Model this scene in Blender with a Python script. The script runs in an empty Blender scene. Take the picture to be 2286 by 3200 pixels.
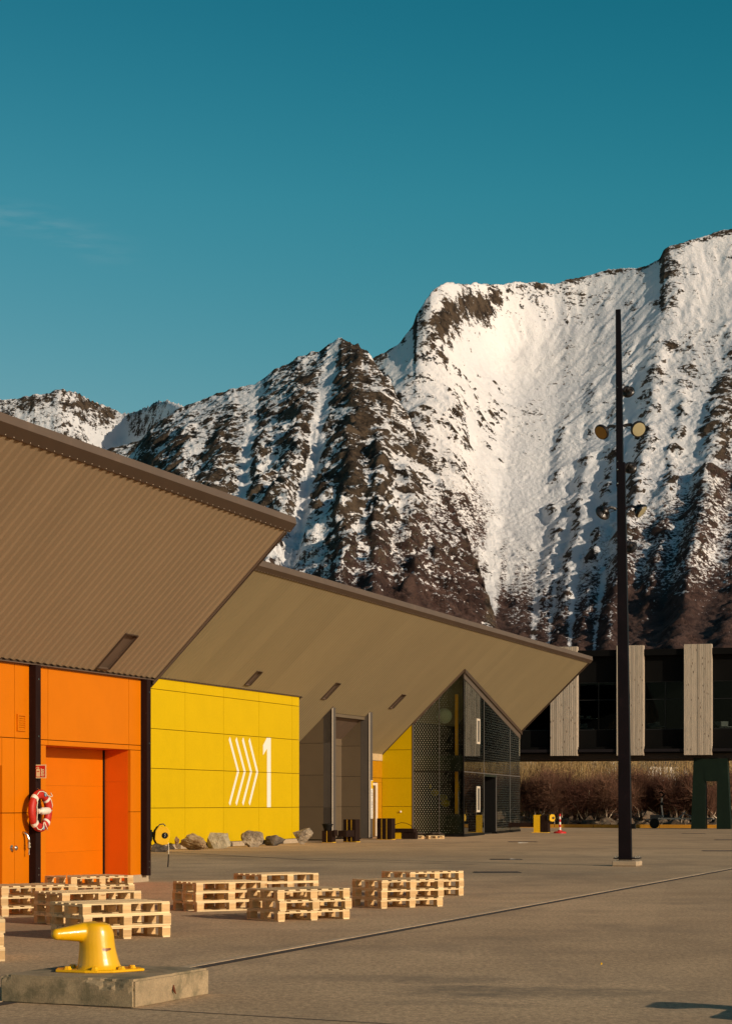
import bpy, bmesh, math, random
import numpy as np
from mathutils import Vector, Matrix, Euler
R_ = math.radians
SC = bpy.context.scene
COL = SC.collection
random.seed(7)
rng = np.random.default_rng(11)

# ------------------------------------------------------------------ camera, light, sky
F, CX, HZ, H = 6222.0, 1143.0, 2508.0, 1.63     # focal length (photo px), centre, horizon row, eye height
cam = bpy.data.cameras.new('camera')
cam.sensor_fit = 'VERTICAL'
cam.sensor_height = 36.0
cam.sensor_width = 36.0
cam.lens = F / 3200.0 * 36.0
cam.shift_y = (HZ - 1600.0) / 3200.0
cam.clip_start, cam.clip_end = 0.5, 20000.0
camo = bpy.data.objects.new('camera', cam)
COL.objects.link(camo)
camo.location = (0, 0, H)
camo.rotation_euler = (R_(90), 0, 0)
SC.camera = camo
EL, AZ = 18.0, 130.0
sdir = Vector((math.sin(R_(AZ)) * math.cos(R_(EL)), math.cos(R_(AZ)) * math.cos(R_(EL)), math.sin(R_(EL))))
sun = bpy.data.lights.new('sun', 'SUN')
sun.energy, sun.angle, sun.color = 3.55, R_(0.5), (1.0, 0.82, 0.61)
suno = bpy.data.objects.new('sun', sun)
COL.objects.link(suno)
suno.rotation_euler = sdir.to_track_quat('Z', 'Y').to_euler()
SC.view_settings.view_transform = 'Standard'
SC.view_settings.look = 'None'
SC.view_settings.gamma = 1.0
SC.view_settings.use_curve_mapping = False
SC.view_settings.exposure = 0.0
SC.cycles.max_bounces = 6
world = bpy.data.worlds.new('World')
SC.world = world
world.use_nodes = True
wn = world.node_tree
bg = wn.nodes['Background']
sky = wn.nodes.new('ShaderNodeTexSky')
sky.sky_type = 'NISHITA'
sky.sun_disc = False
sky.sun_elevation, sky.sun_rotation = R_(EL), R_(AZ)
bg.inputs[1].default_value = 0.10


class NT:
    """small node-tree helper"""
    def __init__(s, t): s.t = t
    def n(s, typ, **kw):
        nd = s.t.nodes.new(typ)
        for k, v in kw.items(): setattr(nd, k, v)
        return nd
    def put(s, sock, v):
        if v is None: return
        if isinstance(v, bpy.types.NodeSocket): s.t.links.new(v, sock)
        else: sock.default_value = v
    def math(s, op, a, b=None, c=None, clamp=False):
        nd = s.n('ShaderNodeMath', operation=op, use_clamp=clamp)
        s.put(nd.inputs[0], a); s.put(nd.inputs[1], b); s.put(nd.inputs[2], c)
        return nd.outputs[0]
    def vmath(s, op, a, b=None):
        nd = s.n('ShaderNodeVectorMath', operation=op)
        s.put(nd.inputs[0], a); s.put(nd.inputs[1], b)
        return nd.outputs[0]
    def noise(s, vec, scale, detail=4, rough=0.55, out=0, dist=0.0):
        nd = s.n('ShaderNodeTexNoise')
        s.put(nd.inputs['Vector'], vec)
        nd.inputs['Scale'].default_value = scale
        nd.inputs['Detail'].default_value = detail
        nd.inputs['Roughness'].default_value = rough
        nd.inputs['Distortion'].default_value = dist
        return nd.outputs[out]
    def ramp(s, fac, a, b, lo=0.0, hi=1.0, smooth=True):
        nd = s.n('ShaderNodeMapRange')
        if smooth: nd.interpolation_type = 'SMOOTHSTEP'
        s.put(nd.inputs[0], fac)
        for i, v in enumerate((a, b, lo, hi)): s.put(nd.inputs[i + 1], v)
        return nd.outputs[0]
    def mix(s, fac, a, b, mode='MIX'):
        nd = s.n('ShaderNodeMix', data_type='RGBA', blend_type=mode)
        s.put(nd.inputs[0], fac)
        for i, v in ((6, a), (7, b)):
            if isinstance(v, (tuple, list)) and len(v) == 3: v = (*v, 1)
            s.put(nd.inputs[i], v)
        return nd.outputs[2]
    def coord(s, which='Object'): return s.n('ShaderNodeTexCoord').outputs[which]
    def mapping(s, vec, scale=(1, 1, 1), rot=(0, 0, 0), loc=(0, 0, 0)):
        nd = s.n('ShaderNodeMapping')
        s.put(nd.inputs[0], vec)
        nd.inputs['Scale'].default_value = scale
        nd.inputs['Rotation'].default_value = rot
        nd.inputs['Location'].default_value = loc
        return nd.outputs[0]
    def bump(s, h, strength=0.3, dist=0.02):
        nd = s.n('ShaderNodeBump')
        s.put(nd.inputs['Height'], h)
        nd.inputs['Strength'].default_value = strength
        nd.inputs['Distance'].default_value = dist
        return nd.outputs[0]


# the sky of the Sky Texture, its red pulled down (the photograph's teal cast), plus one thin cirrus wisp
g = NT(wn)
sep = g.n('ShaderNodeSeparateColor'); g.put(sep.inputs[0], sky.outputs[0])
r3 = g.math('POWER', sep.outputs[0], 3.0)
rr = g.math('DIVIDE', g.math('MULTIPLY', r3, sep.outputs[0]), g.math('ADD', r3, 30.0))
cmb = g.n('ShaderNodeCombineColor')
g.put(cmb.inputs[0], rr); g.put(cmb.inputs[1], g.math('MULTIPLY', sep.outputs[1], 0.80)); g.put(cmb.inputs[2], g.math('MULTIPLY', sep.outputs[2], 0.74))
dirv = g.coord('Generated')
sx = g.n('ShaderNodeSeparateXYZ'); g.put(sx.inputs[0], dirv)
uu = g.math('DIVIDE', sx.outputs[0], g.math('MAXIMUM', sx.outputs[1], 0.05))
vv = g.math('DIVIDE', sx.outputs[2], g.math('MAXIMUM', sx.outputs[1], 0.05))
cen = g.math('MULTIPLY_ADD', uu, -0.28, 0.243)
off = g.math('ABSOLUTE', g.math('ADD', g.math('SUBTRACT', vv, cen), g.math('MULTIPLY', g.math('SUBTRACT', g.noise(dirv, 9, 3), 0.5), 0.03)))
band = g.ramp(off, 0.0, 0.013, 1.0, 0.0)
band = g.math('MULTIPLY', band, g.ramp(uu, -0.10, -0.16, 0.0, 1.0))
band = g.math('MULTIPLY', band, g.ramp(g.noise(g.mapping(dirv, (14, 14, 90), (0, R_(-15), 0)), 3, 4), 0.35, 0.7))
dark = g.ramp(sx.outputs[2], 0.29, 0.62, 1.0, 0.42, smooth=False)
dk = g.n('ShaderNodeCombineColor'); g.put(dk.inputs[0], dark); g.put(dk.inputs[1], dark); g.put(dk.inputs[2], g.math('POWER', dark, 0.75))
final = g.mix(g.math('MULTIPLY', band, 0.09), cmb.outputs[0], (5.0, 5.6, 5.6))
wn.links.new(g.mix(1.0, final, dk.outputs[0], 'MULTIPLY'), bg.inputs[0])


# ------------------------------------------------------------------ helpers
def lin(r, gg, b):
    f = lambda c: ((c / 255 + 0.055) / 1.055) ** 2.4 if c > 10 else c / 255 / 12.92
    return (f(r), f(gg), f(b))


def at(px, py, Y):
    """world point seen at a photo pixel at depth Y"""
    return Vector(((px - CX) / F * Y, Y, H + (HZ - py) / F * Y))


def gnd(px, py):
    Y = F * H / (py - HZ)
    return Vector(((px - CX) / F * Y, Y, 0.0))


def tag(o, label=None, cat=None, group=None, kind=None):
    for k, v in (('label', label), ('category', cat), ('group', group), ('kind', kind)):
        if v: o[k] = v
    return o


def empty(name, loc=(0, 0, 0), rz=0.0, **kw):
    o = bpy.data.objects.new(name, None)
    COL.objects.link(o)
    o.location = loc
    o.rotation_euler = (0, 0, rz)
    o.empty_display_size = 0.2
    return tag(o, **kw)


class MB:
    def __init__(s): s.v, s.f = [], []
    def add(s, vs, fs):
        b = len(s.v)
        s.v += [tuple(v) for v in vs]
        s.f += [tuple(b + i for i in f) for f in fs]
        return s
    def box(s, c, d, rz=0.0, M=None):
        vs = [Vector((x * d[0] / 2, y * d[1] / 2, z * d[2] / 2)) for z in (-1, 1) for y in (-1, 1) for x in (-1, 1)]
        if rz: vs = [Matrix.Rotation(rz, 3, 'Z') @ v for v in vs]
        if M is not None: vs = [M @ v for v in vs]
        c = Vector(c)
        return s.add([v + c for v in vs], [(0, 2, 3, 1), (4, 5, 7, 6), (0, 1, 5, 4), (2, 6, 7, 3), (0, 4, 6, 2), (1, 3, 7, 5)])
    def box2(s, a, b):
        return s.box([(a[i] + b[i]) / 2 for i in range(3)], [abs(b[i] - a[i]) for i in range(3)])
    def prism(s, pts, vec):
        """closed polygon (3D points) swept along vec"""
        n = len(pts); vec = Vector(vec)
        p = [Vector(q) for q in pts]
        return s.add(p + [q + vec for q in p], [tuple(range(n))[::-1], tuple(range(n, 2 * n))] + [(i, (i + 1) % n, n + (i + 1) % n, n + i) for i in range(n)])
    def tube(s, pts, r, n=8, cap=True):
        pts = [Vector(p) for p in pts]
        if not hasattr(r, '__len__'): r = [r] * len(pts)
        rings = []
        up = None
        for i, p in enumerate(pts):
            t = (pts[min(i + 1, len(pts) - 1)] - pts[max(i - 1, 0)]).normalized()
            if up is None: up = Vector((0, 0, 1)) if abs(t.z) < 0.9 else Vector((1, 0, 0))
            a = t.cross(up).normalized(); b = a.cross(t).normalized(); up = b
            rings.append([p + (a * math.cos(2 * math.pi * k / n) + b * math.sin(2 * math.pi * k / n)) * r[i] for k in range(n)])
        fs = []
        for i in range(len(pts) - 1):
            for k in range(n): fs.append((i * n + k, i * n + (k + 1) % n, (i + 1) * n + (k + 1) % n, (i + 1) * n + k))
        if cap: fs += [tuple(range(n))[::-1], tuple((len(pts) - 1) * n + k for k in range(n))]
        return s.add([v for q in rings for v in q], fs)
    def lathe(s, prof, axis_o, axis_d, n=20):
        """profile [(r, h)] turned about an axis"""
        d = Vector(axis_d).normalized(); o = Vector(axis_o)
        return s.tube_prof([(o + d * h, r) for r, h in prof], d, n)
    def tube_prof(s, pr, d, n):
        a = d.orthogonal().normalized(); b = d.cross(a)
        vs = [p + (a * math.cos(2 * math.pi * k / n) + b * math.sin(2 * math.pi * k / n)) * r for p, r in pr for k in range(n)]
        m = len(pr)
        fs = [(i * n + k, i * n + (k + 1) % n, (i + 1) * n + (k + 1) % n, (i + 1) * n + k) for i in range(m - 1) for k in range(n)]
        fs += [tuple(range(n))[::-1], tuple((m - 1) * n + k for k in range(n))]
        return s.add(vs, fs)
    def mesh(s, name, mat, smooth=False):
        me = bpy.data.meshes.new(name)
        me.from_pydata(s.v, [], s.f)
        if mat: me.materials.append(mat)
        if smooth:
            me.polygons.foreach_set('use_smooth', [True] * len(me.polygons))
        bm = bmesh.new(); bm.from_mesh(me); bmesh.ops.recalc_face_normals(bm, faces=bm.faces); bm.to_mesh(me); bm.free()
        return me
    def build(s, name, mat, parent=None, smooth=False, bevel=0.0, **kw):
        o = bpy.data.objects.new(name, s.mesh(name, mat, smooth))
        COL.objects.link(o)
        o.parent = parent
        if bevel:
            m = o.modifiers.new('b', 'BEVEL'); m.width = bevel; m.segments = 1; m.limit_method = 'ANGLE'
        return tag(o, **kw)


def link(name, me, parent=None, loc=(0, 0, 0), rot=None, **kw):
    o = bpy.data.objects.new(name, me)
    COL.objects.link(o)
    o.parent = parent
    o.location = loc
    if rot is not None: o.rotation_euler = rot
    return tag(o, **kw)


def copy_tree(o, parent=None):
    c = o.copy(); COL.objects.link(c); c.parent = parent
    for ch in list(o.children): copy_tree(ch, c)
    return c


def box_part(name, a, b, mat, parent, bevel=0.0):
    return MB().box2(a, b).build(name, mat, parent, bevel=bevel)


# ------------------------------------------------------------------ materials
def mat(name, col, rough=0.6, metal=0.0, var=0.12, vscale=3.0, fine=0.0, fscale=60.0, bump=0.0, bscale=40.0, spec=0.5,
        stretch=(1, 1, 1), objvar=0.0, dirt=None, dscale=1.5, dlo=0.55, dhi=0.75, coat=0.0, world_space=False):
    m = bpy.data.materials.new(name); m.use_nodes = True
    t = NT(m.node_tree); p = m.node_tree.nodes['Principled BSDF']
    co = t.coord('Object')
    if world_space:
        co = t.n('ShaderNodeNewGeometry').outputs['Position']
    if stretch != (1, 1, 1): co2 = t.mapping(co, stretch)
    else: co2 = co
    if objvar:
        oi = t.n('ShaderNodeObjectInfo')
        cv = t.n('ShaderNodeCombineXYZ')
        t.put(cv.inputs[0], t.math('MULTIPLY', oi.outputs['Random'], 37.0)); t.put(cv.inputs[1], t.math('MULTIPLY', oi.outputs['Random'], 91.0))
        co2 = t.vmath('ADD', co2, cv.outputs[0])
    n = t.noise(co2, vscale, 5, 0.6)
    k = t.ramp(n, 0.25, 0.75, 1 - var, 1 + var, smooth=False)
    if objvar: k = t.math('MULTIPLY', k, t.ramp(oi.outputs['Random'], 0, 1, 1 - objvar, 1 + objvar, smooth=False))
    if fine: k = t.math('MULTIPLY', k, t.ramp(t.noise(co2, fscale, 2, 0.6), 0.25, 0.75, 1 - fine, 1 + fine, smooth=False))
    c = t.mix(1.0, (*col, 1), k, 'MULTIPLY')
    if dirt:
        f = t.ramp(t.noise(co, dscale, 6, 0.65), dlo, dhi)
        c = t.mix(t.math('MULTIPLY', f, dirt[3]), c, dirt[:3])
    t.put(p.inputs['Base Color'], c)
    p.inputs['Roughness'].default_value = rough
    p.inputs['Metallic'].default_value = metal
    p.inputs['Specular IOR Level'].default_value = spec
    if coat: p.inputs['Coat Weight'].default_value = coat
    if bump: t.put(p.inputs['Normal'], t.bump(t.noise(co2, bscale, 4, 0.6), bump, 0.01))
    return m


ORANGE = mat('orange_panel', (0.60, 0.165, 0.001), 0.5, var=0.05, vscale=1.2, objvar=0.02, spec=0.12, dirt=(0.5, 0.09, 0.003, 0.35), dscale=0.8)
ORANGE_DOOR = mat('orange_door', (0.62, 0.150, 0.001), 0.5, var=0.06, vscale=1.0, objvar=0.03, spec=0.12)
ORANGE_REV = mat('orange_reveal', (0.68, 0.115, 0.004), 0.5, var=0.05, vscale=1.0, spec=0.12)
YELLOW = mat('yellow_panel', (0.575, 0.395, 0.0005), 0.5, var=0.035, vscale=1.2, fine=0.04, fscale=14, objvar=0.02, spec=0.1)
BLACKSTEEL = mat('dark_steel', (0.016, 0.006, 0.005), 0.6, spec=0.12, var=0.3, vscale=5, dirt=(0.25, 0.20, 0.16, 0.5), dscale=14, dlo=0.66, dhi=0.74, stretch=(1, 1, 0.3))
BLACK = mat('black', (0.004, 0.004, 0.004), 0.6, var=0.2, spec=0.2)
SOFFIT = mat('brown_coated_steel', (0.235, 0.175, 0.108), 0.55, var=0.06, vscale=0.5, fine=0.03, fscale=30, objvar=0.035, spec=0.3, world_space=False)
SOFFIT_TAUPE = mat('taupe_coated_steel', (0.240, 0.196, 0.113), 0.55, var=0.06, vscale=0.5, fine=0.03, fscale=30, objvar=0.045, spec=0.3)
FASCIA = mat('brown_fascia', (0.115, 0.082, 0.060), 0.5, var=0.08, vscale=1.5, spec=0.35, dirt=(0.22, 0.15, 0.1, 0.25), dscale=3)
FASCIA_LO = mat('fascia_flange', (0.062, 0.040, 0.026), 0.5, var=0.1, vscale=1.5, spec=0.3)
CONC = mat('concrete', (0.42, 0.33, 0.22), 0.9, var=0.18, vscale=3, fine=0.12, fscale=60, bump=0.5, bscale=60, dirt=(0.16, 0.13, 0.09, 0.6), dscale=3)
GREY = mat('dark_grey_panel', (0.125, 0.094, 0.058), 0.5, var=0.08, vscale=0.8, objvar=0.05, spec=0.4)
GREYBLUE = mat('grey_steel_edge', (0.095, 0.082, 0.070), 0.5, var=0.08, vscale=2, spec=0.2)
TRIMLIGHT = mat('pale_corner_trim', (0.70, 0.62, 0.50), 0.4, var=0.05)
WHITE = mat('white_paint', (0.80, 0.77, 0.68), 0.5, var=0.03, vscale=4)
TRIMGREY = mat('grey_aluminium', (0.17, 0.16, 0.15), 0.4, metal=0.3, var=0.08)
STEEL = mat('brushed_steel', (0.62, 0.60, 0.56), 0.25, metal=1.0, var=0.1, vscale=20)
RED = mat('signal_red', (0.55, 0.012, 0.010), 0.5, var=0.05)
PALEYEL = mat('photoluminescent_white', (0.72, 0.68, 0.42), 0.5, var=0.03)
BLUE = mat('blue_badge', (0.08, 0.28, 0.42), 0.4, var=0.3, vscale=60)
RINGRED = mat('lifebuoy_red', (0.48, 0.022, 0.012), 0.5, var=0.12, vscale=8, spec=0.4, dirt=(0.4, 0.03, 0.02, .5), dscale=6)
PLASTIC_W = mat('white_plastic', (0.75, 0.70, 0.60), 0.45, var=0.05, vscale=10)
ROPE = mat('rope_white', (0.72, 0.66, 0.52), 0.8, var=0.15, vscale=60)
YPAINT = mat('yellow_enamel', (0.78, 0.43, 0.002), 0.30, var=0.08, vscale=3, bump=0.12, bscale=14, spec=0.6, coat=0.15, dirt=(0.22, 0.05, 0.008, 0.9), dscale=6.0, dlo=0.66, dhi=0.675)
_t = NT(YPAINT.node_tree); _p = YPAINT.node_tree.nodes['Principled BSDF']
_src = _p.inputs['Base Color'].links[0].from_socket
_co = _t.coord('Object')
_q = _t.vmath('DIVIDE', _t.vmath('SUBTRACT', _t.vmath('ADD', _co, _t.vmath('MULTIPLY', _t.vmath('SUBTRACT', _t.noise(_co, 30, 4, .7, out=1), (.5, .5, .5)), (.07, .07, .05))), (.085, -.12, .19)), (.045, .08, .014))
_l = _t.n('ShaderNodeVectorMath', operation='LENGTH'); _t.put(_l.inputs[0], _q)
_t.put(_p.inputs['Base Color'], _t.mix(_t.ramp(_l.outputs['Value'], .8, 1.1, .95, 0.0), _src, (0.16, 0.035, 0.006)))
YPLAST = mat('yellow_plastic', (0.78, 0.46, 0.003), 0.4, var=0.05, vscale=4)
TIMBER_D = mat('dark_timber', (0.020, 0.010, 0.007), 0.8, spec=.1, var=0.5, vscale=4, stretch=(6, 6, 0.6), bump=0.3)
GREEN = mat('dark_green_steel', (0.005, 0.013, 0.008), 0.6, spec=.15, var=0.15, vscale=2, dirt=(0.012, 0.022, 0.012, 0.5), dscale=4)


def wood_mat(name, col, knots=True, scale=1.0):
    m = bpy.data.materials.new(name); m.use_nodes = True
    t = NT(m.node_tree); p = m.node_tree.nodes['Principled BSDF']
    co = t.coord('Object'); oi = t.n('ShaderNodeObjectInfo')
    cv = t.n('ShaderNodeCombineXYZ')
    for i, k in enumerate((17., 53., 31.)): t.put(cv.inputs[i], t.math('MULTIPLY', oi.outputs['Random'], k))
    c2 = t.vmath('ADD', co, cv.outputs[0])
    st = t.mapping(c2, (1.2 * scale, 14 * scale, 14 * scale))
    gr = t.noise(st, 2.2, 4, 0.6, dist=0.6)
    k = t.ramp(gr, 0.3, 0.72, 0.80, 1.14, smooth=False)
    k = t.math('MULTIPLY', k, t.ramp(oi.outputs['Random'], 0, 1, 0.82, 1.12, smooth=False))
    c = t.mix(1.0, (*col, 1), k, 'MULTIPLY')
    if knots:
        vo = t.n('ShaderNodeTexVoronoi'); t.put(vo.inputs['Vector'], t.mapping(c2, (3.2 * scale, 7 * scale, 7 * scale))); vo.inputs['Scale'].default_value = 1.0
        kn = t.ramp(vo.outputs['Distance'], 0.09, 0.16, 1.0, 0.0)
        c = t.mix(t.math('MULTIPLY', kn, 0.7), c, (col[0] * 0.45, col[1] * 0.25, col[2] * 0.12))
    t.put(p.inputs['Base Color'], c)
    p.inputs['Roughness'].default_value = 0.75
    p.inputs['Specular IOR Level'].default_value = 0.25
    return m


PALLET = wood_mat('raw_pine', (0.78, 0.60, 0.34), knots=False)
PALLET_END = wood_mat('pine_block', (0.66, 0.44, 0.21), knots=True)


def timber_clad():
    m = bpy.data.materials.new('weathered_knotty_cladding'); m.use_nodes = True
    t = NT(m.node_tree); p = m.node_tree.nodes['Principled BSDF']
    co = t.coord('Object'); oi = t.n('ShaderNodeObjectInfo')
    cv = t.n('ShaderNodeCombineXYZ')
    for i, k in enumerate((17., 53., 31.)): t.put(cv.inputs[i], t.math('MULTIPLY', oi.outputs['Random'], k))
    c2 = t.vmath('ADD', co, cv.outputs[0])
    gr = t.noise(t.mapping(c2, (10, 10, 0.8)), 2.0, 4, 0.6)
    k = t.ramp(gr, 0.3, 0.7, 0.80, 1.12, smooth=False)
    k = t.math('MULTIPLY', k, t.ramp(oi.outputs['Random'], 0, 1, 0.86, 1.1, smooth=False))
    c = t.mix(1.0, (0.46, 0.39, 0.305, 1), k, 'MULTIPLY')
    vo = t.n('ShaderNodeTexVoronoi'); t.put(vo.inputs['Vector'], t.mapping(c2, (7.0, 7.0, 2.0))); vo.inputs['Scale'].default_value = 1.0
    kn = t.ramp(vo.outputs['Distance'], 0.12, 0.2, 1.0, 0.0)
    c = t.mix(t.math('MULTIPLY', kn, 0.85), c, (0.09, 0.055, 0.035))
    t.put(p.inputs['Base Color'], c)
    p.inputs['Roughness'].default_value = 0.85
    return m


CLAD = timber_clad()


def glass(name, tint, refl_rough=0.02, pattern=None, wav=0.0, ior=1.52):
    """architectural pane: fresnel mirror over a tinted see-through body, with printed frit"""
    m = bpy.data.materials.new(name); m.use_nodes = True
    nt = m.node_tree; nt.nodes.clear(); t = NT(nt)
    out = t.n('ShaderNodeOutputMaterial')
    tr = t.n('ShaderNodeBsdfTransparent'); tr.inputs[0].default_value = (*tint, 1)
    gl = t.n('ShaderNodeBsdfGlossy'); gl.inputs['Color'].default_value = (0.9, 0.95, 0.93, 1); gl.inputs['Roughness'].default_value = refl_rough
    fr = t.n('ShaderNodeFresnel'); fr.inputs[0].default_value = ior
    co = t.coord('Object')
    if wav:
        b = t.bump(t.noise(t.mapping(co, (1, 1, 0.35)), 1.3, 3, 0.5), wav, 0.05)
        t.put(gl.inputs['Normal'], b); t.put(fr.inputs['Normal'], b)
    mx = t.n('ShaderNodeMixShader'); t.put(mx.inputs[0], fr.outputs[0]); t.put(mx.inputs[1], tr.outputs[0]); t.put(mx.inputs[2], gl.outputs[0])
    res = mx.outputs[0]
    if pattern:
        fac, col = pattern(t, co)
        df = t.n('ShaderNodeBsdfPrincipled'); t.put(df.inputs['Base Color'], (*col, 1)); df.inputs['Roughness'].default_value = 0.4
        m2 = t.n('ShaderNodeMixShader'); t.put(m2.inputs[0], fac); t.put(m2.inputs[1], res); t.put(m2.inputs[2], df.outputs[0])
        res = m2.outputs[0]
    t.put(out.inputs[0], res)
    return m

# ------------------------------------------------------------------ ground
TH = R_(20.03)
DV = Vector((math.sin(TH), math.cos(TH), 0))      # along the sheds, away from the camera
NV = Vector((math.cos(TH), -math.sin(TH), 0))     # out of their long walls


def asphalt():
    m = bpy.data.materials.new('weathered_quay_asphalt'); m.use_nodes = True
    t = NT(m.node_tree); p = m.node_tree.nodes['Principled BSDF']
    co = t.n('ShaderNodeNewGeometry').outputs['Position']
    big = t.noise(co, 0.09, 5, 0.6)
    mid = t.noise(t.mapping(co, (1, 0.7, 1)), 0.9, 6, 0.65)
    c = t.mix(t.ramp(big, 0.35, 0.65), (0.44, 0.305, 0.180), (0.55, 0.388, 0.232))
    c = t.mix(1.0, c, t.ramp(mid, 0.25, 0.75, 0.84, 1.14, smooth=False), 'MULTIPLY')
    # aggregate grain
    gr = t.noise(co, 70, 3, 0.7)
    c = t.mix(1.0, c, t.ramp(gr, 0.3, 0.7, 0.66, 1.36, smooth=False), 'MULTIPLY')
    vo = t.n('ShaderNodeTexVoronoi'); t.put(vo.inputs['Vector'], co); vo.inputs['Scale'].default_value = 55
    c = t.mix(t.math('MULTIPLY', t.ramp(vo.outputs['Distance'], 0.12, 0.2, 1, 0), 0.45), c, (0.42, 0.34, 0.25))
    c = t.mix(1.0, c, t.ramp(t.noise(t.mapping(co, (1, .45, 1)), 20, 4, 0.75), 0.32, 0.68, 0.66, 1.34, smooth=False), 'MULTIPLY')
    pt_ = t.n('ShaderNodeTexVoronoi', feature='F1'); t.put(pt_.inputs['Vector'], t.mapping(cw0 if False else co, (.16, .07, 1), rot=(0, 0, R_(20)))); pt_.inputs['Scale'].default_value = 1.0
    pc = t.n('ShaderNodeSeparateColor'); t.put(pc.inputs[0], pt_.outputs['Color'])
    c = t.mix(1.0, c, t.ramp(pc.outputs[0], 0, 1, 0.93, 1.06, smooth=False), 'MULTIPLY')
    mt = t.noise(t.mapping(co, (1, .45, 1), loc=(3, 9, 0)), .45, 7, .7)
    c = t.mix(t.math('MULTIPLY', t.ramp(mt, .48, .66), .45), c, (0.26, 0.19, 0.125))
    # damp and oily stains at their places
    wob = t.noise(co, 1.1, 5, 0.6, out=1)
    cw = t.vmath('ADD', co, t.vmath('MULTIPLY', t.vmath('SUBTRACT', wob, (0.5, 0.5, 0.5)), (1.6, 1.6, 0)))
    st = None
    for (x, y, rx, ry, k) in ((0.75, 18.4, 0.5, 0.35, .5), (1.15, 17.3, 0.9, 0.45, .65), (1.95, 17.2, 0.7, 0.4, .5), (0.2, 18.7, .9, .3, .3), (0.55, 16.2, .8, .25, .3),
                              (-6.0, 66.0, 2.6, 0.7, .35), (4.0, 46, 3, 2.2, .25), (8, 60, 5, 2, .2), (2.2, 24, 1.5, 0.6, .22), (-0.5, 22.4, 1.5, .5, .25)):
        q = t.vmath('DIVIDE', t.vmath('SUBTRACT', cw, (x, y, 0)), (rx, ry, 1.0))
        ln = t.n('ShaderNodeVectorMath', operation='LENGTH'); t.put(ln.inputs[0], q)
        f = t.math('MULTIPLY', t.ramp(ln.outputs['Value'], 0.5, 1.5, 1.0, 0.0), k)
        st = f if st is None else t.math('MAXIMUM', st, f)
    st = t.math('MULTIPLY', st, t.ramp(t.noise(co, 4, 5, .7), 0.35, 0.6, 0.35, 1.0))
    c = t.mix(st, c, (0.15, 0.125, 0.09))
    st2 = t.ramp(t.noise(t.mapping(co, (1, 1, 1), loc=(13, 5, 0)), 0.35, 6, 0.6), 0.58, 0.72)
    c = t.mix(t.math('MULTIPLY', st2, 0.30), c, (0.24, 0.18, 0.13))
    # faint tyre sweeps and pale chalky scratches
    wv = t.n('ShaderNodeTexWave', wave_type='RINGS'); t.put(wv.inputs['Vector'], t.mapping(co, (1, 1, 0), loc=(18, -34, 0)))
    wv.inputs['Scale'].default_value = 0.09; wv.inputs['Distortion'].default_value = 1.2; wv.inputs['Detail'].default_value = 2
    c = t.mix(t.math('MULTIPLY', t.ramp(wv.outputs['Fac'], 0.86, 0.99), 0.10), c, (0.2, 0.15, 0.11))
    t.put(p.inputs['Base Color'], c)
    p.inputs['Roughness'].default_value = 0.88
    p.inputs['Specular IOR Level'].default_value = 0.25
    hh = t.math('ADD', t.math('MULTIPLY', gr, 0.5), t.math('MULTIPLY', vo.outputs['Distance'], 0.4))
    t.put(p.inputs['Normal'], t.bump(hh, 0.22, 0.008))
    return m


ASPH = asphalt()
SCRUBG = mat('winter_ground', (0.085, 0.058, 0.034), 0.95, var=0.4, vscale=0.08, fine=0.3, fscale=2, bump=0.4, bscale=3)
# the quay: one sheet whose far edge is the yellow kerb
o = MB().add([(-60, -20, 0), (80, -20, 0), (80, 108, 0), (60, 117, 0), (14, 129.2, 0), (-60, 149, 0)], [(0, 1, 2, 3, 4, 5)]).build('quay_ground', ASPH, kind='structure')
# land beyond, out to the foot of the mountains
vs, fs = [], []
NX = 60
ys = [100, 115, 127, 131, 134, 140, 150, 175, 220, 300, 420, 560, 700, 900, 1200, 1600, 2400]
for j, y in enumerate(ys):
    for i in range(NX + 1):
        x = (-0.55 + 1.1 * i / NX) * max(y, 160) * 1.1
        bank = min(max((y - 131) / 14, 0), 1)
        z = -1.6 + bank * 2.4 + max(0, y - 150) * 0.010 + (0.25 * math.sin(x * 1.3 + y) + 0.2 * math.sin(x * 0.37 + y * 2)) * (bank > 0)
        if y > 800: z = min(z, 8) - (y - 800) * 0.03
        vs.append((x, y, z))
for j in range(len(ys) - 1):
    for i in range(NX):
        a = j * (NX + 1) + i
        fs.append((a, a + 1, a + NX + 2, a + NX + 1))
MB().add(vs, fs).build('ground', SCRUBG, kind='structure')
# the groove across the quay: a pale raised lip beside a dark slot, and its short cross joint
P0 = gnd(1500, 2859)
joint = empty('quay_joint', P0, kind='structure')
mb = MB(); md = MB()
s0 = -14.5
while s0 < 40:
    L = random.uniform(0.8, 1.7)
    z = 0.008 + random.uniform(-.002, .003)
    a = DV * s0 + NV * random.uniform(-.006, .006) - NV * 0.075; b = DV * (s0 + L - 0.004) + NV * random.uniform(-.006, .006) - NV * 0.075
    w = NV * random.uniform(0.050, 0.066)
    mb.add([a - w, a + w, b + w, b - w, a - w + Vector((0, 0, z)), a + w + Vector((0, 0, z)), b + w + Vector((0, 0, z)), b - w + Vector((0, 0, z))],
           [(0, 1, 5, 4), (1, 2, 6, 5), (2, 3, 7, 6), (3, 0, 4, 7), (4, 5, 6, 7)])
    s0 += L
LIP = mat('worn_concrete_lip', (0.50, 0.375, 0.24), 0.9, var=0.3, vscale=6, fine=0.2, fscale=50)
mb.build('joint_lip', LIP, joint, kind='structure')
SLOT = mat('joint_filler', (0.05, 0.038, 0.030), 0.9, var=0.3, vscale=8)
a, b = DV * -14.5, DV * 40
md.add([a - NV * .01 + Vector((0, 0, .004)), a + NV * .13 + Vector((0, 0, .004)), b + NV * .13 + Vector((0, 0, .004)), b - NV * .01 + Vector((0, 0, .004))], [(0, 1, 2, 3)])
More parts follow.
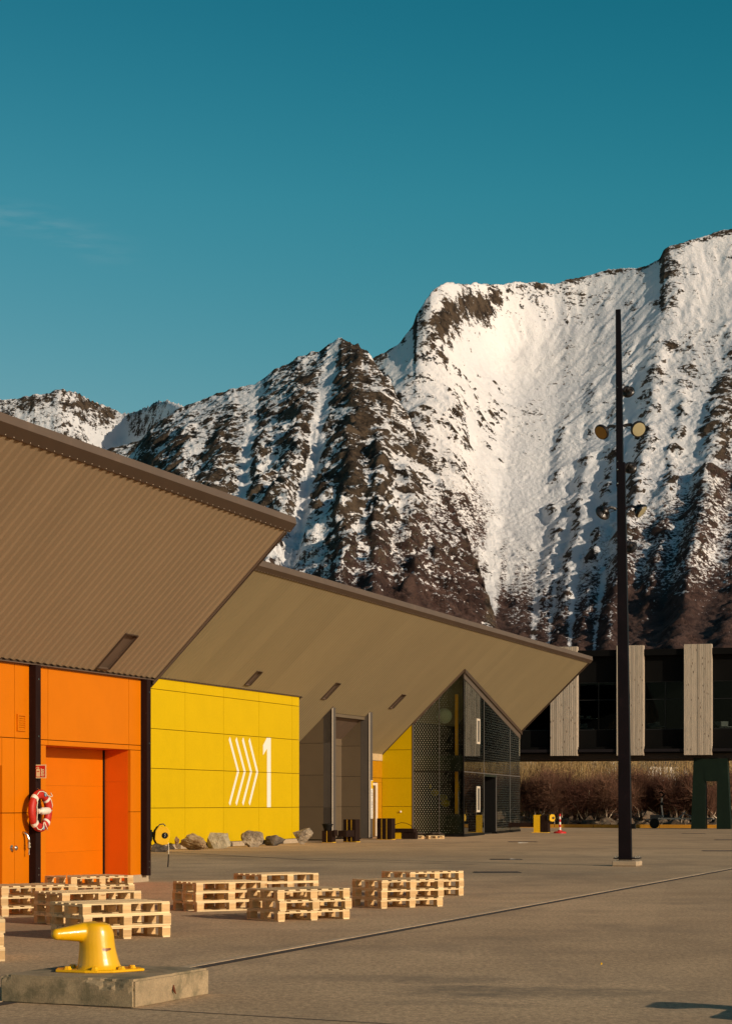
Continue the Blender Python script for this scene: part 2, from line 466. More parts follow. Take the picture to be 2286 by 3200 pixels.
md.build('joint_gap', SLOT, joint, kind='structure')
c0 = gnd(418, 3153)
j2 = empty('cross_joint', c0, kind='structure')
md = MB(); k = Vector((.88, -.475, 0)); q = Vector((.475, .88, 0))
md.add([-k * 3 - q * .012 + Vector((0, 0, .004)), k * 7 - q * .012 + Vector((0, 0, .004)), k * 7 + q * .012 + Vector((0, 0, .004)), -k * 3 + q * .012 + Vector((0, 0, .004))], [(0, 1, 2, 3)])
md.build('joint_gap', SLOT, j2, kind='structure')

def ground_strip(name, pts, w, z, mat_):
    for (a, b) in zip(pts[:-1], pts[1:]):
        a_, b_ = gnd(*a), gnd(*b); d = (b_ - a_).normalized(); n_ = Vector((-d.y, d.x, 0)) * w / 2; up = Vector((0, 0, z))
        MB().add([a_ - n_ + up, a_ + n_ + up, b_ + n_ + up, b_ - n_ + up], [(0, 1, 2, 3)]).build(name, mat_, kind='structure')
CHALK = mat('worn_line_paint', (0.56, 0.43, 0.29), 0.9, var=.35, vscale=5)
ground_strip('worn_line', [(1420, 2729), (2500, 2727)], .10, .004, CHALK)
ground_strip('worn_line', [(500, 2741), (930, 2716)], .06, .004, CHALK)
ground_strip('dark_strip', [(480, 2661), (1000, 2689.5), (1480, 2701.5)], .10, .005, SLOT)  # bent dark strip laid across the quay, in the filler colour
ground_strip('dark_strip', [(1840, 2605.5), (2400, 2613)], .16, .005, SLOT)
# ------------------------------------------------------------------ shed frames: local x = along (s), local y = -outwards (t)


class Frame:
    def __init__(f, ox, oy, zt, m):
        f.o = Vector((ox, oy, 0)); f.zt, f.m = zt, m
    def w(f, s, t, z=0.0): return f.o + DV * s + NV * t + Vector((0, 0, z))
    def L(f, s, t, z): return Vector((s, -t, z))
    def sof(f, t): return f.zt + f.m * t
    def s_at(f, px, t=0.0):
        k = (px - CX) / F; q = f.o + NV * t
        return (k * q.y - q.x) / (DV.x - k * DV.y)
    def t_at(f, px, s):
        k = (px - CX) / F; q = f.o + DV * s
        return (k * q.y - q.x) / (NV.x - k * NV.y)
    def z_at(f, py, s, t): return H + (HZ - py) / F * f.w(s, t).y
    def on_soffit(f, px, py):
        k = (px - CX) / F; v = (HZ - py) / F
        A = np.array([[DV.x, NV.x, -k], [DV.y, NV.y, -1], [0, f.m, -v]])
        b = np.array([-f.o.x, -f.o.y, H - f.zt])
        s, t, Y = np.linalg.solve(A, b)
        return float(s), float(t)


A1 = Frame(-4.62, 40.9, 4.12, 1.015)
A2 = Frame(-7.333, 67.912, 5.89, 0.967)
ROT = math.pi / 2 - TH
GRID = [0.14, 1.442, 2.803, 4.164, 5.525]


def panel(parent, mat_, s0, s1, z0, z1, t=0.0, thick=0.06, gap=0.014, name='wall_panel'):
    """one cladding panel in the plane t, its joints left open"""
    g2 = gap / 2
    return box_part(name, (s0 + g2, -t, z0 + g2), (s1 - g2, -t + thick, z1 - g2), mat_, parent)


def xpanel(parent, mat_, s, t0, t1, z0, z1a, z1b=None, thick=0.06, gap=0.014, name='wall_panel'):
    """a panel facing the camera end (-s); top may slope with the soffit (z at t0, z at t1)"""
    g2 = gap / 2
    if z1b is None: z1b = z1a
    pts = [(s, -t0 - g2, z0 + g2), (s, -t1 + g2, z0 + g2), (s, -t1 + g2, z1b - g2), (s, -t0 - g2, z1a - g2)]
    return MB().prism(pts, (thick, 0, 0)).build(name, mat_, parent)


def soffit(fr, parent, s0, s1, tf, tlow, slots):
    """profiled steel sheets, one metre each, with ribs running up the slope"""
    al = math.atan(fr.m); nz = Vector((0, -math.sin(al), -math.cos(al)))   # local: y=-t
    P = 0.25; dep = 0.026 if fr is A1 else 0.016
    prof = [(0.0, 0), (0.10, 0), (0.135, 1), (0.215, 1), (0.25, 0)]
    k0, k1 = int(round(s0 / P)), int(round(s1 / P))
    for base in range(k0, k1, 4):
        mb = MB()
        for k in range(base, min(base + 4, k1)):
            sm = (k + .5) * P
            segs = [(tlow(sm), tf)]
            for (a, b, ta, tb) in slots:
                if a <= k < b: segs = [(tlow(sm), ta), (tb, tf)]
            for (t0, t1) in segs:
                if t1 - t0 < 0.02: continue
                vs = []
                for (ds, h) in prof:
                    for tt in (t0, t1):
                        vs.append(Vector((k * P + ds, -tt, fr.sof(tt))) + nz * (dep * h))
                mb.add(vs, [(i * 2, i * 2 + 1, i * 2 + 3, i * 2 + 2) for i in range(len(prof) - 1)])
        if mb.f:
            mb.build('soffit_sheet', SOFFIT if fr is A1 else SOFFIT_TAUPE, parent)
    return nz, dep


def slot_box(fr, parent, k0, k1, ta, tb):
    al = math.atan(fr.m); n_in = Vector((0, math.sin(al), math.cos(al)))
    P = 0.25; sa, sb = k0 * P, k1 * P
    c = [Vector((s, -t, fr.sof(t))) - n_in * 0.045 for s, t in ((sa, ta), (sb, ta), (sb, tb), (sa, tb))]
    d = [q + n_in * 0.33 for q in c]
    mb = MB()
    for i in range(4):
        j = (i + 1) % 4
        mb.add([c[i], c[j], d[j], d[i]], [(0, 1, 2, 3)])
    mb.add(d, [(0, 1, 2, 3)])
    o = mb.build('light_slot', FASCIA, parent)
    m2 = MB()
    for i in range(4):
        j = (i + 1) % 4
        m2.tube([c[i], c[j]], 0.014, 4)
    m2.tube([(c[0] + c[1]) / 2 + n_in * .2 + (c[3] - c[0]) * .45, (c[0] + c[1]) / 2 + n_in * .2 + (c[3] - c[0]) * .9], 0.05, 6)
    m2.build('slot_frame', FASCIA_LO, o)


def fascia(fr, parent, s0, s1, tf, hgt, low):
    """eaves cap: a flange that leans out and down, and a face above it"""
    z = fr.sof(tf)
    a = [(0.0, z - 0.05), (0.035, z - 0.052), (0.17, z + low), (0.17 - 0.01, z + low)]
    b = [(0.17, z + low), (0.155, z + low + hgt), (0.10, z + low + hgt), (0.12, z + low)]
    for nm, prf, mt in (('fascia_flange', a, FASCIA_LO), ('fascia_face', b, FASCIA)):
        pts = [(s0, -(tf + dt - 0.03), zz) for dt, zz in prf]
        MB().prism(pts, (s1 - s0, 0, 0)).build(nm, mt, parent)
    # rivets along the lower edge
    mb = MB()
    s = s0 + 0.12
    while s < s1:
        f = 0.12
        mb.box((s, -(tf - 0.03 + 0.035 + 0.135 * f + .003), z - 0.052 + (low + .05) * f), (0.010, 0.008, 0.010))
        s += 0.25
    mb.build('rivets', TRIMLIGHT, parent, kind='stuff')


# ================================================================== building 1: the orange shed
b1 = empty('orange_warehouse', A1.o, ROT, label='orange panelled quay warehouse with deep brown ribbed overhanging soffit, nearest at left', cat='warehouse')
SE1 = 0.5; TF1 = 3.02
slots1 = []
sa, ta = A1.on_soffit(302, 2083.6); sb, tb = A1.on_soffit(394, 1977)
ks = int(round(sa / 0.25)); slots1.append((ks, ks + 2, ta, tb))
soffit(A1, b1, -17, SE1, TF1, lambda s: 0.10, slots1)
for sl in slots1: slot_box(A1, b1, *sl)
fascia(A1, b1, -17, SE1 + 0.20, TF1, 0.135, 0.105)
# end flashing along the sloping edge
al = math.atan(A1.m)
pts = [(SE1, -TF1, A1.sof(TF1) - .10), (SE1, -TF1 + 0.02, A1.sof(TF1) + .12), (SE1, 0.1, A1.sof(-0.1) + .12), (SE1, 0.02, A1.sof(0.06) - .16)]
MB().prism(pts, (0.035, 0, 0)).build('edge_flashing', FASCIA_LO, b1)
pts = [(SE1 - .07, -TF1 + .02, A1.sof(TF1) - .085), (SE1 - .07, -TF1 + .02, A1.sof(TF1) - .055), (SE1 - .07, -0.06, A1.sof(0.06) - .055), (SE1 - .07, -.06, A1.sof(0.06) - .085)]
MB().prism(pts, (0.068, 0, 0)).build('edge_flashing', FASCIA, b1)
# roof deck and body behind
pts = [(-17, -TF1 - .08, A1.sof(TF1) + .20), (-17, 9.0, A1.sof(TF1) + 0.2), (-17, 9.0, 0), (-17, 0.65, 0), (-17, 0.65, A1.sof(-.65) + 0.03), (-17, -TF1 - .08, A1.sof(TF1) + 0.09)]
MB().prism(pts, (17 + SE1 - .06, 0, 0)).build('roof', FASCIA, b1)
# lower drip edge under the sheets
box_part('drip_edge', (-17, -0.11, A1.sof(.1) - .06), (SE1 - .02, -0.02, A1.sof(.1) - .045), FASCIA, b1)
TOP1 = A1.sof(.1) - .06
S = A1.s_at
cL0, cL1 = S(91, 0.0), S(126.6, 0.13)           # column 1
cR0, cR1 = S(440, 0.0), S(470, 0.13)
j46, j151, j403 = S(46), S(150.5), S(403)
dL, dR = S(144.2), S(408)
DOORTOP = 2.70
OP = 'wall_panel'
rL = S(6.5)
# far left bay with a second recess at the frame's edge
panel(b1, ORANGE, rL, j46, GRID[0], GRID[1]); panel(b1, ORANGE, rL, j46, GRID[1], GRID[2])
panel(b1, ORANGE, -9.2, j46, GRID[2], TOP1)
panel(b1, ORANGE, j46, cL1, GRID[0], GRID[1]); panel(b1, ORANGE, j46, cL1, GRID[1], GRID[2]); panel(b1, ORANGE, j46, cL1, GRID[2], TOP1)
panel(b1, ORANGE, -9.2, rL, 2.29, GRID[2])
panel(b1, ORANGE, -17, -9.2, GRID[0], TOP1)
box_part('door_reveal', (rL, 0.062, 0.05), (rL + .05, 0.60, 2.29), ORANGE_REV, b1)
box_part('door_leaf', (-9.2, 0.56, 0.05), (rL, 0.60, 2.29), ORANGE_DOOR, b1)
# middle bay
for (z0, z1) in ((GRID[0], GRID[1]), (GRID[1], DOORTOP)):
    panel(b1, ORANGE, cL1 - .12, dL, z0, z1, gap=0.01)
    panel(b1, ORANGE, dR, cR1 - .1, z0, z1, gap=0.01)
panel(b1, ORANGE, cL1 - .12, j151, DOORTOP, GRID[2]); panel(b1, ORANGE, j151, j403, DOORTOP, GRID[2]); panel(b1, ORANGE, j403, cR1 - .1, DOORTOP, GRID[2])
panel(b1, ORANGE, cL1 - .12, j151, GRID[2], TOP1); panel(b1, ORANGE, j151, j403, GRID[2], TOP1); panel(b1, ORANGE, j403, cR1 - .1, GRID[2], TOP1)
# door recess
DEP = 0.60
box_part('recess_ceiling', (dL, 0.062, DOORTOP), (dR, DEP, DOORTOP + 0.05), ORANGE_REV, b1)
for (z0, z1) in ((0.04, 2.05), (2.053, DOORTOP)):
    box_part('door_reveal', (dR, 0.062, z0), (dR + .05, DEP + .05, z1), ORANGE_REV, b1)
box_part('door_reveal', (dL - .05, 0.062, 0.04), (dL, DEP, DOORTOP), ORANGE_REV, b1)
door = empty('door', (0, 0, 0)); door.parent = b1
zz = [0.02, 0.66, 1.33, 1.96, DOORTOP]
for i in range(4):
    box_part('door_section', (dL, DEP, zz[i] + .0012), (dR - .06, DEP + .04, zz[i + 1] - .0012), ORANGE_DOOR, door)
box_part('door_seal', (dR - .06, DEP - .02, 0.02), (dR, DEP + .04, DOORTOP), BLACK, door)
# backing behind the joints
JOINTDARK = mat('joint_backing', (0.10, 0.02, 0.003), 0.9, var=0.1)
box_part('wall_backing', (-17, 0.06, GRID[2]), (cR1 - .1, 0.075, TOP1), JOINTDARK, b1)
for a_, b_ in ((rL + .05, dL - .05), (dR + .05, cR1 - .1), (-17, -9.2)):
    box_part('wall_backing', (a_, 0.06, 0.15), (b_, 0.075, GRID[2]), JOINTDARK, b1)
box_part('wall_backing', (dL, 0.062, DOORTOP + .055), (dR, 0.075, GRID[2]), JOINTDARK, b1)
box_part('end_wall', (cR1 - .1, 0.0, 0.1), (cR1 - .04, 0.64, TOP1), ORANGE, b1)
# footings
box_part('footing', (-17, 0.0, -0.1), (dL - .02, 0.25, 0.128), CONC, b1, 0.01)
box_part('footing', (dR + .02, -0.02, -0.1), (cR1 + .16, 0.4, 0.15), CONC, b1, 0.01)
box_part('footing', (cL0 - .25, -0.22, -0.1), (cL1 + .35, -0.002, 0.14), CONC, b1, 0.01)
# columns with bolts
for (a_, b_) in ((cL0, cL1), (cR0, cR1), (cL0 - (cR0 - cL0), cL0 - (cR0 - cL0) + .25)):
    mb = MB()
    mb.box2((a_, -0.13, 0.13), (a_ + .012, 0.0, TOP1)); mb.box2((a_, -0.142, 0.13), (b_, -0.13, TOP1)); mb.box2((b_ - .012, -0.13, 0.13), (b_, 0.0, TOP1))
    c_ = mb.build('steel_column', BLACKSTEEL, b1)
    mb = MB()
    for z in (0.3, 0.42, 2.85, 3.9): mb.lathe([(0.014, 0), (0.014, 0.012)], ((a_ + b_) / 2, -0.142, z), (0, -1, 0), 6)
    mb.build('bolts', STEEL, c_, kind='stuff')
# louvre vent
v0, v1 = S(52), S(78); zt_, zb_ = A1.z_at(2231, v0, 0), A1.z_at(2284, v0, 0)
vent = MB()
vent.box2((v0, -0.03, zb_), (v0 + .035, -.001, zt_)); vent.box2((v1 - .035, -0.03, zb_), (v1, -.001, zt_))
vent.box2((v0 + .035, -0.03, zb_), (v1 - .035, -.001, zb_ + .03)); vent.box2((v0 + .035, -0.03, zt_ - .03), (v1 - .035, -.001, zt_))
vo_ = vent.build('vent_frame', ORANGE, b1)
nl = 6
for i in range(nl):
    z = zb_ + .035 + (zt_ - zb_ - .07) * (i + .5) / nl
    MB().prism([(v0 + .035, -0.028, z - .022), (v0 + .035, -0.024, z - .022), (v0 + .035, -0.004, z + .012), (v0 + .035, -0.008, z + .012)], (v1 - v0 - .07, 0, 0)).build('louvre_slat', ORANGE, vo_)
# black cable down the right-hand edge of column 1, with a plug box
mb = MB().tube([(cL1 + .03, -0.012, 0.95), (cL1 + .035, -0.012, 0.6), (cL1 + .03, -0.012, .42)], 0.007, 5)
mb.build('cable', PLASTIC_W, b1)
mb = MB().tube([(cL1 + .03, -0.02, 0.42), (cL1 + .075, -0.03, 0.38), (cL1 + .07, -0.03, .3), (cL1 + .03, -.02, .25)], 0.012, 6); mb.box2((cL1 + .01, -.04, .36), (cL1 + .06, -.002, .44))
mb.build('cable_plug', BLACK, b1)
# water outlet pipe and tap
ps = S(72); pz = lambda y: A1.z_at(y, ps, 0.1)
pt = [A1.L(ps, 0.0, pz(2602)), A1.L(ps, 0.04, pz(2603)), A1.L(ps + .02, 0.08, pz(2609)), A1.L(ps + .03, 0.105, pz(2622)), A1.L(ps + .03, 0.11, pz(2636))]
pp = MB().tube(pt, 0.026, 10).build('water_outlet', STEEL, b1, smooth=True)
q = A1.L(ps + .03, 0.11, 0)
pr = [(0.026, 0), (0.034, 0.002), (0.034, 0.02), (0.027, 0.025), (0.027, 0.05), (0.036, 0.055), (0.036, 0.09), (0.02, 0.10), (0.012, 0.12), (0.012, 0.19), (0.018, 0.195), (0.018, 0.215)]
MB().lathe(pr, (q.x, q.y, pz(2634)), (0, 0, -1), 12).build('outlet_coupling', STEEL, pp, smooth=False)
q = A1.L(S(36), 0, A1.z_at(2650, S(36), 0))
MB().lathe([(0.055, 0), (0.055, 0.012), (0.025, 0.014), (0.025, 0.07), (0.045, 0.075), (0.048, 0.10), (0.03, 0.12), (0.018, 0.125)], q, (0, -1, 0), 14).build('wall_tap', STEEL, b1)

# fire extinguisher sign: a flag sign fixed to the column
sg = A1.w((cL0 + cL1) / 2 - .09, 0.085, A1.z_at(2432, cL0, .13))
sign = empty('fire_extinguisher_sign', sg, math.atan2(NV.y, NV.x), label='small red and white fire extinguisher sign projecting from the dark column', cat='sign')
W = 0.268
MB().box2((0, 0, 0), (W, 0.006, W * .93)).build('sign_plate', PALEYEL, sign)
MB().box2((0.038, -0.003, 0.018), (W - .018, -.0005, W * .93 - .018)).build('red_field', RED, sign)
e = MB()
def disc2(cx, cz, pts): return [(cx + x, -0.006, cz + z) for x, z in pts]
e.prism(disc2(0.07, 0.03, [(0, 0), (0.075, 0), (0.075, 0.125), (0.068, 0.14), (0.05, 0.148), (0.025, 0.148), (0.007, 0.14), (0, 0.125)]), (0, 0.002, 0))
e.prism(disc2(0.10, 0.182, [(0, 0), (0.016, 0), (0.016, 0.012), (0.034, 0.016), (0.034, 0.022), (-0.006, 0.026), (-0.03, 0.018), (-0.046, 0.0), (-0.042, -0.004), (-0.026, 0.010), (-0.006, 0.016), (0, 0.012)]), (0, 0.002, 0))
e.build('extinguisher_symbol', PALEYEL, sign)
MB().box2((0.084, -0.0085, 0.118), (0.13, -.0065, 0.132)).build('symbol_label', RED, sign)
fl = MB()
for i in range(5):
    x0, z0 = 0.165 + 0.004 * (i % 2), 0.045 + i * 0.028
    fl.prism([(x0, -.006, z0), (x0 + .03, -.006, z0 - .012), (x0 + .062, -.006, z0 - .008), (x0 + .066, -.006, z0 + .012), (x0 + .045, -.006, z0 + .004), (x0 + .02, -.006, z0 + .012), (x0 - .002, -.006, z0 + .03)], (0, .002, 0))
fl.build('flame_symbol', PALEYEL, sign, kind='stuff')

# life ring
rs = S(127.4, 0.2); rz = A1.z_at(2533.7, rs, .2)
ring = empty('life_ring', A1.w(rs - .02, 0.205, rz), ROT, label='red and white life ring hanging on the dark steel column', cat='life ring')
ring.scale = (.95, 1, .97)
RO, RI = 0.318, 0.086
def torus(a0, a1, R, r, n=40, m=14, flat=0.78):
    b = MB(); vs = []
    full = abs(a1 - a0 - 2 * math.pi) < 1e-6
    for i in range(n + (0 if full else 1)):
        a = a0 + (a1 - a0) * i / n
        for j in range(m):
            q = 2 * math.pi * j / m
            rr_ = R + r * math.cos(q)
            vs.append((rr_ * math.cos(a), r * flat * math.sin(q), rr_ * math.sin(a)))
    N = n if full else n
    fs = []
    for i in range(N):
        i2 = (i + 1) % n if full else i + 1
        for j in range(m): fs.append((i * m + j, i * m + (j + 1) % m, i2 * m + (j + 1) % m, i2 * m + j))
    return b.add(vs, fs)
torus(0, 2 * math.pi, RO, RI, 48).build('ring_body', RINGRED, ring, smooth=True)
for a in (45, 135, 225, 315):
    torus(R_(a - 6), R_(a + 6), RO, RI + .004, 5).build('reflective_band', PLASTIC_W, ring, smooth=True)
def rope(pts, r=0.009): return MB().tube(pts, r, 6).build('grab_rope', ROPE, ring, smooth=True)
def rp(a, R, y): return (R * math.cos(R_(a)), y, R * math.sin(R_(a)))
rope([rp(140, .36, -.07), rp(150, .30, -.085), rp(165, .31, -.09), rp(180, .30, -.10), rp(200, .31, -.09), rp(215, .34, -.08), rp(222, .37, -.05)])
rope([rp(128, .38, -.06), rp(112, .39, -.06), rp(95, .37, -.07), rp(78, .34, -.085), rp(66, .31, -.09), rp(52, .35, -.085), rp(42, .40, -.08), rp(38, .46, -.06), rp(44, .49, -.03)])
rope([rp(42, .38, -.05), rp(28, .39, -.05), rp(15, .40, -.05), rp(5, .39, -.03)])
rope([rp(232, .38, -.05), rp(240, .40, -.06), rp(252, .38, -.08), rp(262, .31, -.09), rp(268, .22, -.08), rp(275, .21, -.08), rp(282, .30, -.09), rp(290, .37, -.08), rp(296, .41, -.05)])
bt = [(0.045, 0), (0.045, .012), (0.014, .03), (0.014, .06), (0.05, .085), (0.062, .11), (0.062, .27), (0.055, .30), (0.02, .325), (0.01, .33), (0.01, .40)]
MB().lathe([(r_ * 1.1, h_ * 1.32) for r_, h_ in bt], (-.25, -.095, -.01), (1, 0, 0.03), 16).build('throw_line_bottle', PLASTIC_W, ring, smooth=True)
for a in (78, 268):
    q = rp(a, RO, -.073)
    MB().lathe([(0.042, 0), (0.042, .006)], q, (0, -1, 0), 16).build('badge', BLUE, ring)
    mb = MB()
    for k in (-1, 0, 1): mb.box((q[0], q[1] - .008, q[2] + k * .02), (0.04, .003, .006))
    mb.build('badge_lettering', PLASTIC_W, ring, kind='stuff')
MB().tube([(-.02, .075, .40), (-.02, .05, .42), (-.02, -.02, .385)], .008, 6).build('hook', STEEL, ring)

# ================================================================== building 2: the long shed
b2 = empty('long_quay_shed', A2.o, ROT, label='long quay shed with yellow and grey walls under a wide brown folded soffit', cat='warehouse')
SE2, TF2 = 47.61, 3.72
SG, SY = 17.82, 29.148
P2 = A2
f1a = SG; f1b = P2.s_at(1048.7, -0.2); f2a = P2.s_at(1154, -0.2); f2b = P2.s_at(1163.8, -0.2)
def tlow2(s):
    if s < 13.85: return 0.05
    if s < f1b: return -2.6
    if s < f2a: return -0.42
    if s < SY: return -2.02
    return -2.6
slots2 = []
for (ax, ay, bx, by) in ((758, 2148, 806, 2096), (1006, 2182, 1049, 2132), (1214, 2211, 1253, 2168)):
    sa, ta = P2.on_soffit(ax, ay); sb, tb = P2.on_soffit(bx, by)
    ks = int(round(sa / 0.25)); slots2.append((ks, ks + 2, max(ta, .2) if ks < 55 else ta, tb))
soffit(P2, b2, -4, SE2, TF2, tlow2, slots2)
for sl in slots2: slot_box(P2, b2, *sl)
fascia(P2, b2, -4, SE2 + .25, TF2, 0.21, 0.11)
pts = [(SE2, -TF2, P2.sof(TF2) - .10), (SE2, -TF2 + 0.02, P2.sof(TF2) + .12), (SE2, 2.6, P2.sof(-2.6) + .12), (SE2, 2.6, P2.sof(-2.6) - .10)]
MB().prism(pts, (0.04, 0, 0)).build('edge_flashing', FASCIA_LO, b2)
pts = [(-4, -TF2 - .06, P2.sof(TF2) + .25), (-4, 9.0, P2.sof(TF2) + .25), (-4, 9.0, 0), (-4, 3.4, 0), (-4, 3.4, P2.sof(-3.4) + .06), (-4, -TF2 - .06, P2.sof(TF2) + .12)]
MB().prism(pts, (SY - .4 + 4, 0, 0)).build('roof', FASCIA, b2)
pts = [(SY - .38, -TF2 - .06, P2.sof(TF2) + .25), (SY - .38, 9.0, P2.sof(TF2) + .25), (SY - .38, 9.0, P2.sof(-9) + 14.5), (SY - .38, -TF2 - .06, P2.sof(TF2) + .12)]
MB().prism([(SY - .38, -TF2 - .06, P2.sof(TF2) + .25), (SY - .38, 9.0, P2.sof(TF2) + .25), (SY - .38, 9.0, P2.sof(TF2) - .2), (SY - .38, 5, P2.sof(TF2) - .3), (SY - .38, -TF2 - .06, P2.sof(TF2) + .12)], (SE2 - SY + .3, 0, 0)).build('roof', FASCIA, b2)
box_part('end_wall', (SE2 - .3, 0.4, 0), (SE2 - .1, 9.0, P2.sof(TF2) - .3), BLACK, b2)
box_part('back_wall', (SY, 8.7, 0), (SE2 - .3, 8.9, P2.sof(TF2) - .2), BLACK, b2)
# --- yellow wall, panel by panel
ys_ = [-4.0, P2.s_at(578.6), P2.s_at(698.6), P2.s_at(809), P2.s_at(912.4), 13.53]
zs_ = [0.18] + GRID[1:] + [P2.sof(.05) - .03]
for i in range(5):
    for j in range(5): panel(b2, YELLOW, ys_[i], ys_[i + 1], zs_[j], zs_[j + 1], gap=0.020)
JY = mat('yellow_joint_backing', (0.10, 0.06, 0.002), 0.9, var=0.1)
box_part('wall_backing', (-4, 0.06, 0.20), (13.5, 0.075, zs_[-1]), JY, b2)
box_part('end_wall', (13.47, 0.062, 0.2), (13.53, 3.6, P2.sof(0) - .02), YELLOW, b2)
for px in (520, 600, 735, 905):
    s = P2.s_at(px)
    box_part('footing', (s - .9, 0.0, -0.1), (s + .9, 0.5, 0.172), CONC, b2, 0.01)
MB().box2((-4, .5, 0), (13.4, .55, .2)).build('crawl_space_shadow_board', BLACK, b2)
# corrugated closer: drip under the sheets
box_part('drip_edge', (-4, -.06, P2.sof(.05) - .04), (13.85, 0.0, P2.sof(.05) - .028), FASCIA, b2)
# --- painted chevrons and numeral, broken at the panel joint
def u2(u, v): return (440 + u * .3448, 2080 + v * .3448)
def onwall(u, v):
    x, y = u2(u, v); s = P2.s_at(x); return (s, -0.004, P2.z_at(y, s, 0))
zj = GRID[2]
for k in range(4):
    xt = (808, 868, 928, 987)[k]; xv = (890, 950, 1007, 1063)[k]; yt = (643, 648, 650, 655)[k]; yb = (1272, 1270, 1270, 1270)[k]
    mb = MB()
    sv, svl = onwall(xv, 962)[0], onwall(xv - 18, 962)[0]
    pt_, pl_ = onwall(xt, yt), onwall(xt - 12, yt + 28)
    pb_, pbl = onwall(xt + 1, yb), onwall(xt - 11, yb - 26)
    mb.prism([(sv, -.004, zj + .008), pt_, pl_, (svl, -.004, zj + .008)], (0, .003, 0))
    mb.prism([(sv, -.004, zj - .008), pb_, pbl, (svl, -.004, zj - .008)], (0, .003, 0))
    mb.build('chevron_marking', WHITE, b2)
mb = MB()
sl_, sr_ = onwall(1143, 900)[0], onwall(1177, 900)[0]; zt1 = onwall(1160, 655)[2]; zb1 = onwall(1160, 1283)[2]; sp = onwall(1107, 760)[0]
zf = onwall(1107, 722)[2]; zf2 = onwall(1107, 812)[2]; zin = onwall(1140, 752)[2]
mb.prism([(sr_, -.004, zj + .008), (sr_, -.004, zt1), (sl_ - .02, -.004, zt1), (sp, -.004, zf), (sp, -.004, zf2), (sl_, -.004, zin), (sl_, -.004, zj + .008)], (0, .003, 0))
mb.box2((sl_, -.004, zb1), (sr_, -.001, zj - .008))
mb.build('numeral_one', WHITE, b2)
# --- grey return wall facing the camera
zg = [0.05] + GRID[1:4]
tg1, tg2 = -2.6, -0.226
for j in range(3): xpanel(b2, GREY, SG, tg1, tg2 + .03, zg[j], zg[j + 1])
z0 = GRID[3]; t0 = (z0 - P2.zt) / P2.m
MB().prism([(SG, -t0, z0 + .007), (SG, -tg2 - .03 + .06, z0 + .007), (SG, -tg2 - .03 + .06, P2.sof(tg2)), ], (.06, 0, 0)).build('wall_panel', GREY, b2)
box_part('wall_backing', (SG + .06, 0.25, 0.0), (SG + .08, 2.6, 4.0), BLACK, b2)
box_part('recess_back_wall', (13.5, 2.6, 0), (SG, 2.66, 4.5), GREY, b2)
# small white wall fitting beside the yellow corner
MB().lathe([(0.09, 0), (0.09, .06), (0.05, .10)], (SG - .002, 1.95, 1.72), (-1, 0, 0), 10).build('wall_light', PLASTIC_W, b2)
# --- portal between two fins
for (a_, b_) in ((f1a, f1b), (f2a, f2b)):
    zt_ = P2.sof(-.2) - .01
    fin = MB().prism([(a_, .2, 0.02), (a_, .2, zt_), (a_, .62, P2.sof(-.62) - .01), (a_, .62, 0.02)], (b_ - a_, 0, 0)).build('portal_fin', GREYBLUE, b2)
    MB().box2((a_ - .02, .185, 0.05), (a_ + .0, .225, zt_ - .02)).build('corner_trim', TRIMLIGHT, fin)
    # little folded notch flashings where the soffit is cut round the fin
    MB().prism([(a_ - .03, .16, zt_ + .0), (a_ - .03, .16, zt_ + .06), (a_ - .03, .7, P2.sof(-.7) + .06), (a_ - .03, .7, P2.sof(-.7))], (.03, 0, 0)).build('notch_flashing', FASCIA, fin)
tb_ = -1.52
zc = 5.33
for j in range(4):
    zlo, zhi = [0.05, *GRID[1:4], zc][j:j + 2]
    panel(b2, GREY, f1b, f2a, zlo, zhi, t=tb_, name='wall_panel')
    xpanel(b2, GREY, f2a, tb_, -0.62, zlo, zhi)
box_part('wall_backing', (f2a + .062, .64, 0.0), (f2a + .08, 1.98, zc), BLACK, b2)
box_part('wall_backing', (f1b, 1.59, 0.0), (f2a + .06, 1.60, zc), BLACK, b2)
box_part('portal_ceiling', (f1b, .44, zc), (f2a, 1.6, zc + .05), GREY, b2)
box_part('portal_head', (f1b, .42, zc), (f2a, .44, P2.sof(-.42) - .02), GREY, b2)
box_part('portal_side', (f1b - .1, .62, 0.05), (f1b, 1.6, zc), GREY, b2)
# --- vertical notice board on the second fin
s_a, s_b = P2.s_at(1157.3, -.19), P2.s_at(1163.2, -.19)
board = MB().box2((s_a, .168, P2.z_at(2558, s_a, -.2)), (s_b, .198, P2.z_at(2438, s_a, -.2))).build('notice_board', WHITE, b2)
zt_, zb_ = P2.z_at(2438, s_a, -.2), P2.z_at(2558, s_a, -.2)
MB().box2((s_a + .01, .163, zt_ - .38), (s_b - .01, .167, zt_ - .02)).build('notice_header', YPLAST, board)
mb = MB(); z = zt_ - .45; i = 0
while z > zb_ + .06:
    hgt = random.uniform(.025, .05)
    mb.box2((s_a + .03, .164, z - hgt), (s_b - .03 - random.uniform(0, .12), .167, z)); z -= hgt + random.uniform(.02, .05)
mb.build('notice_lines', mat('grey_print', (0.3, 0.28, 0.28), 0.6), board, kind='stuff')
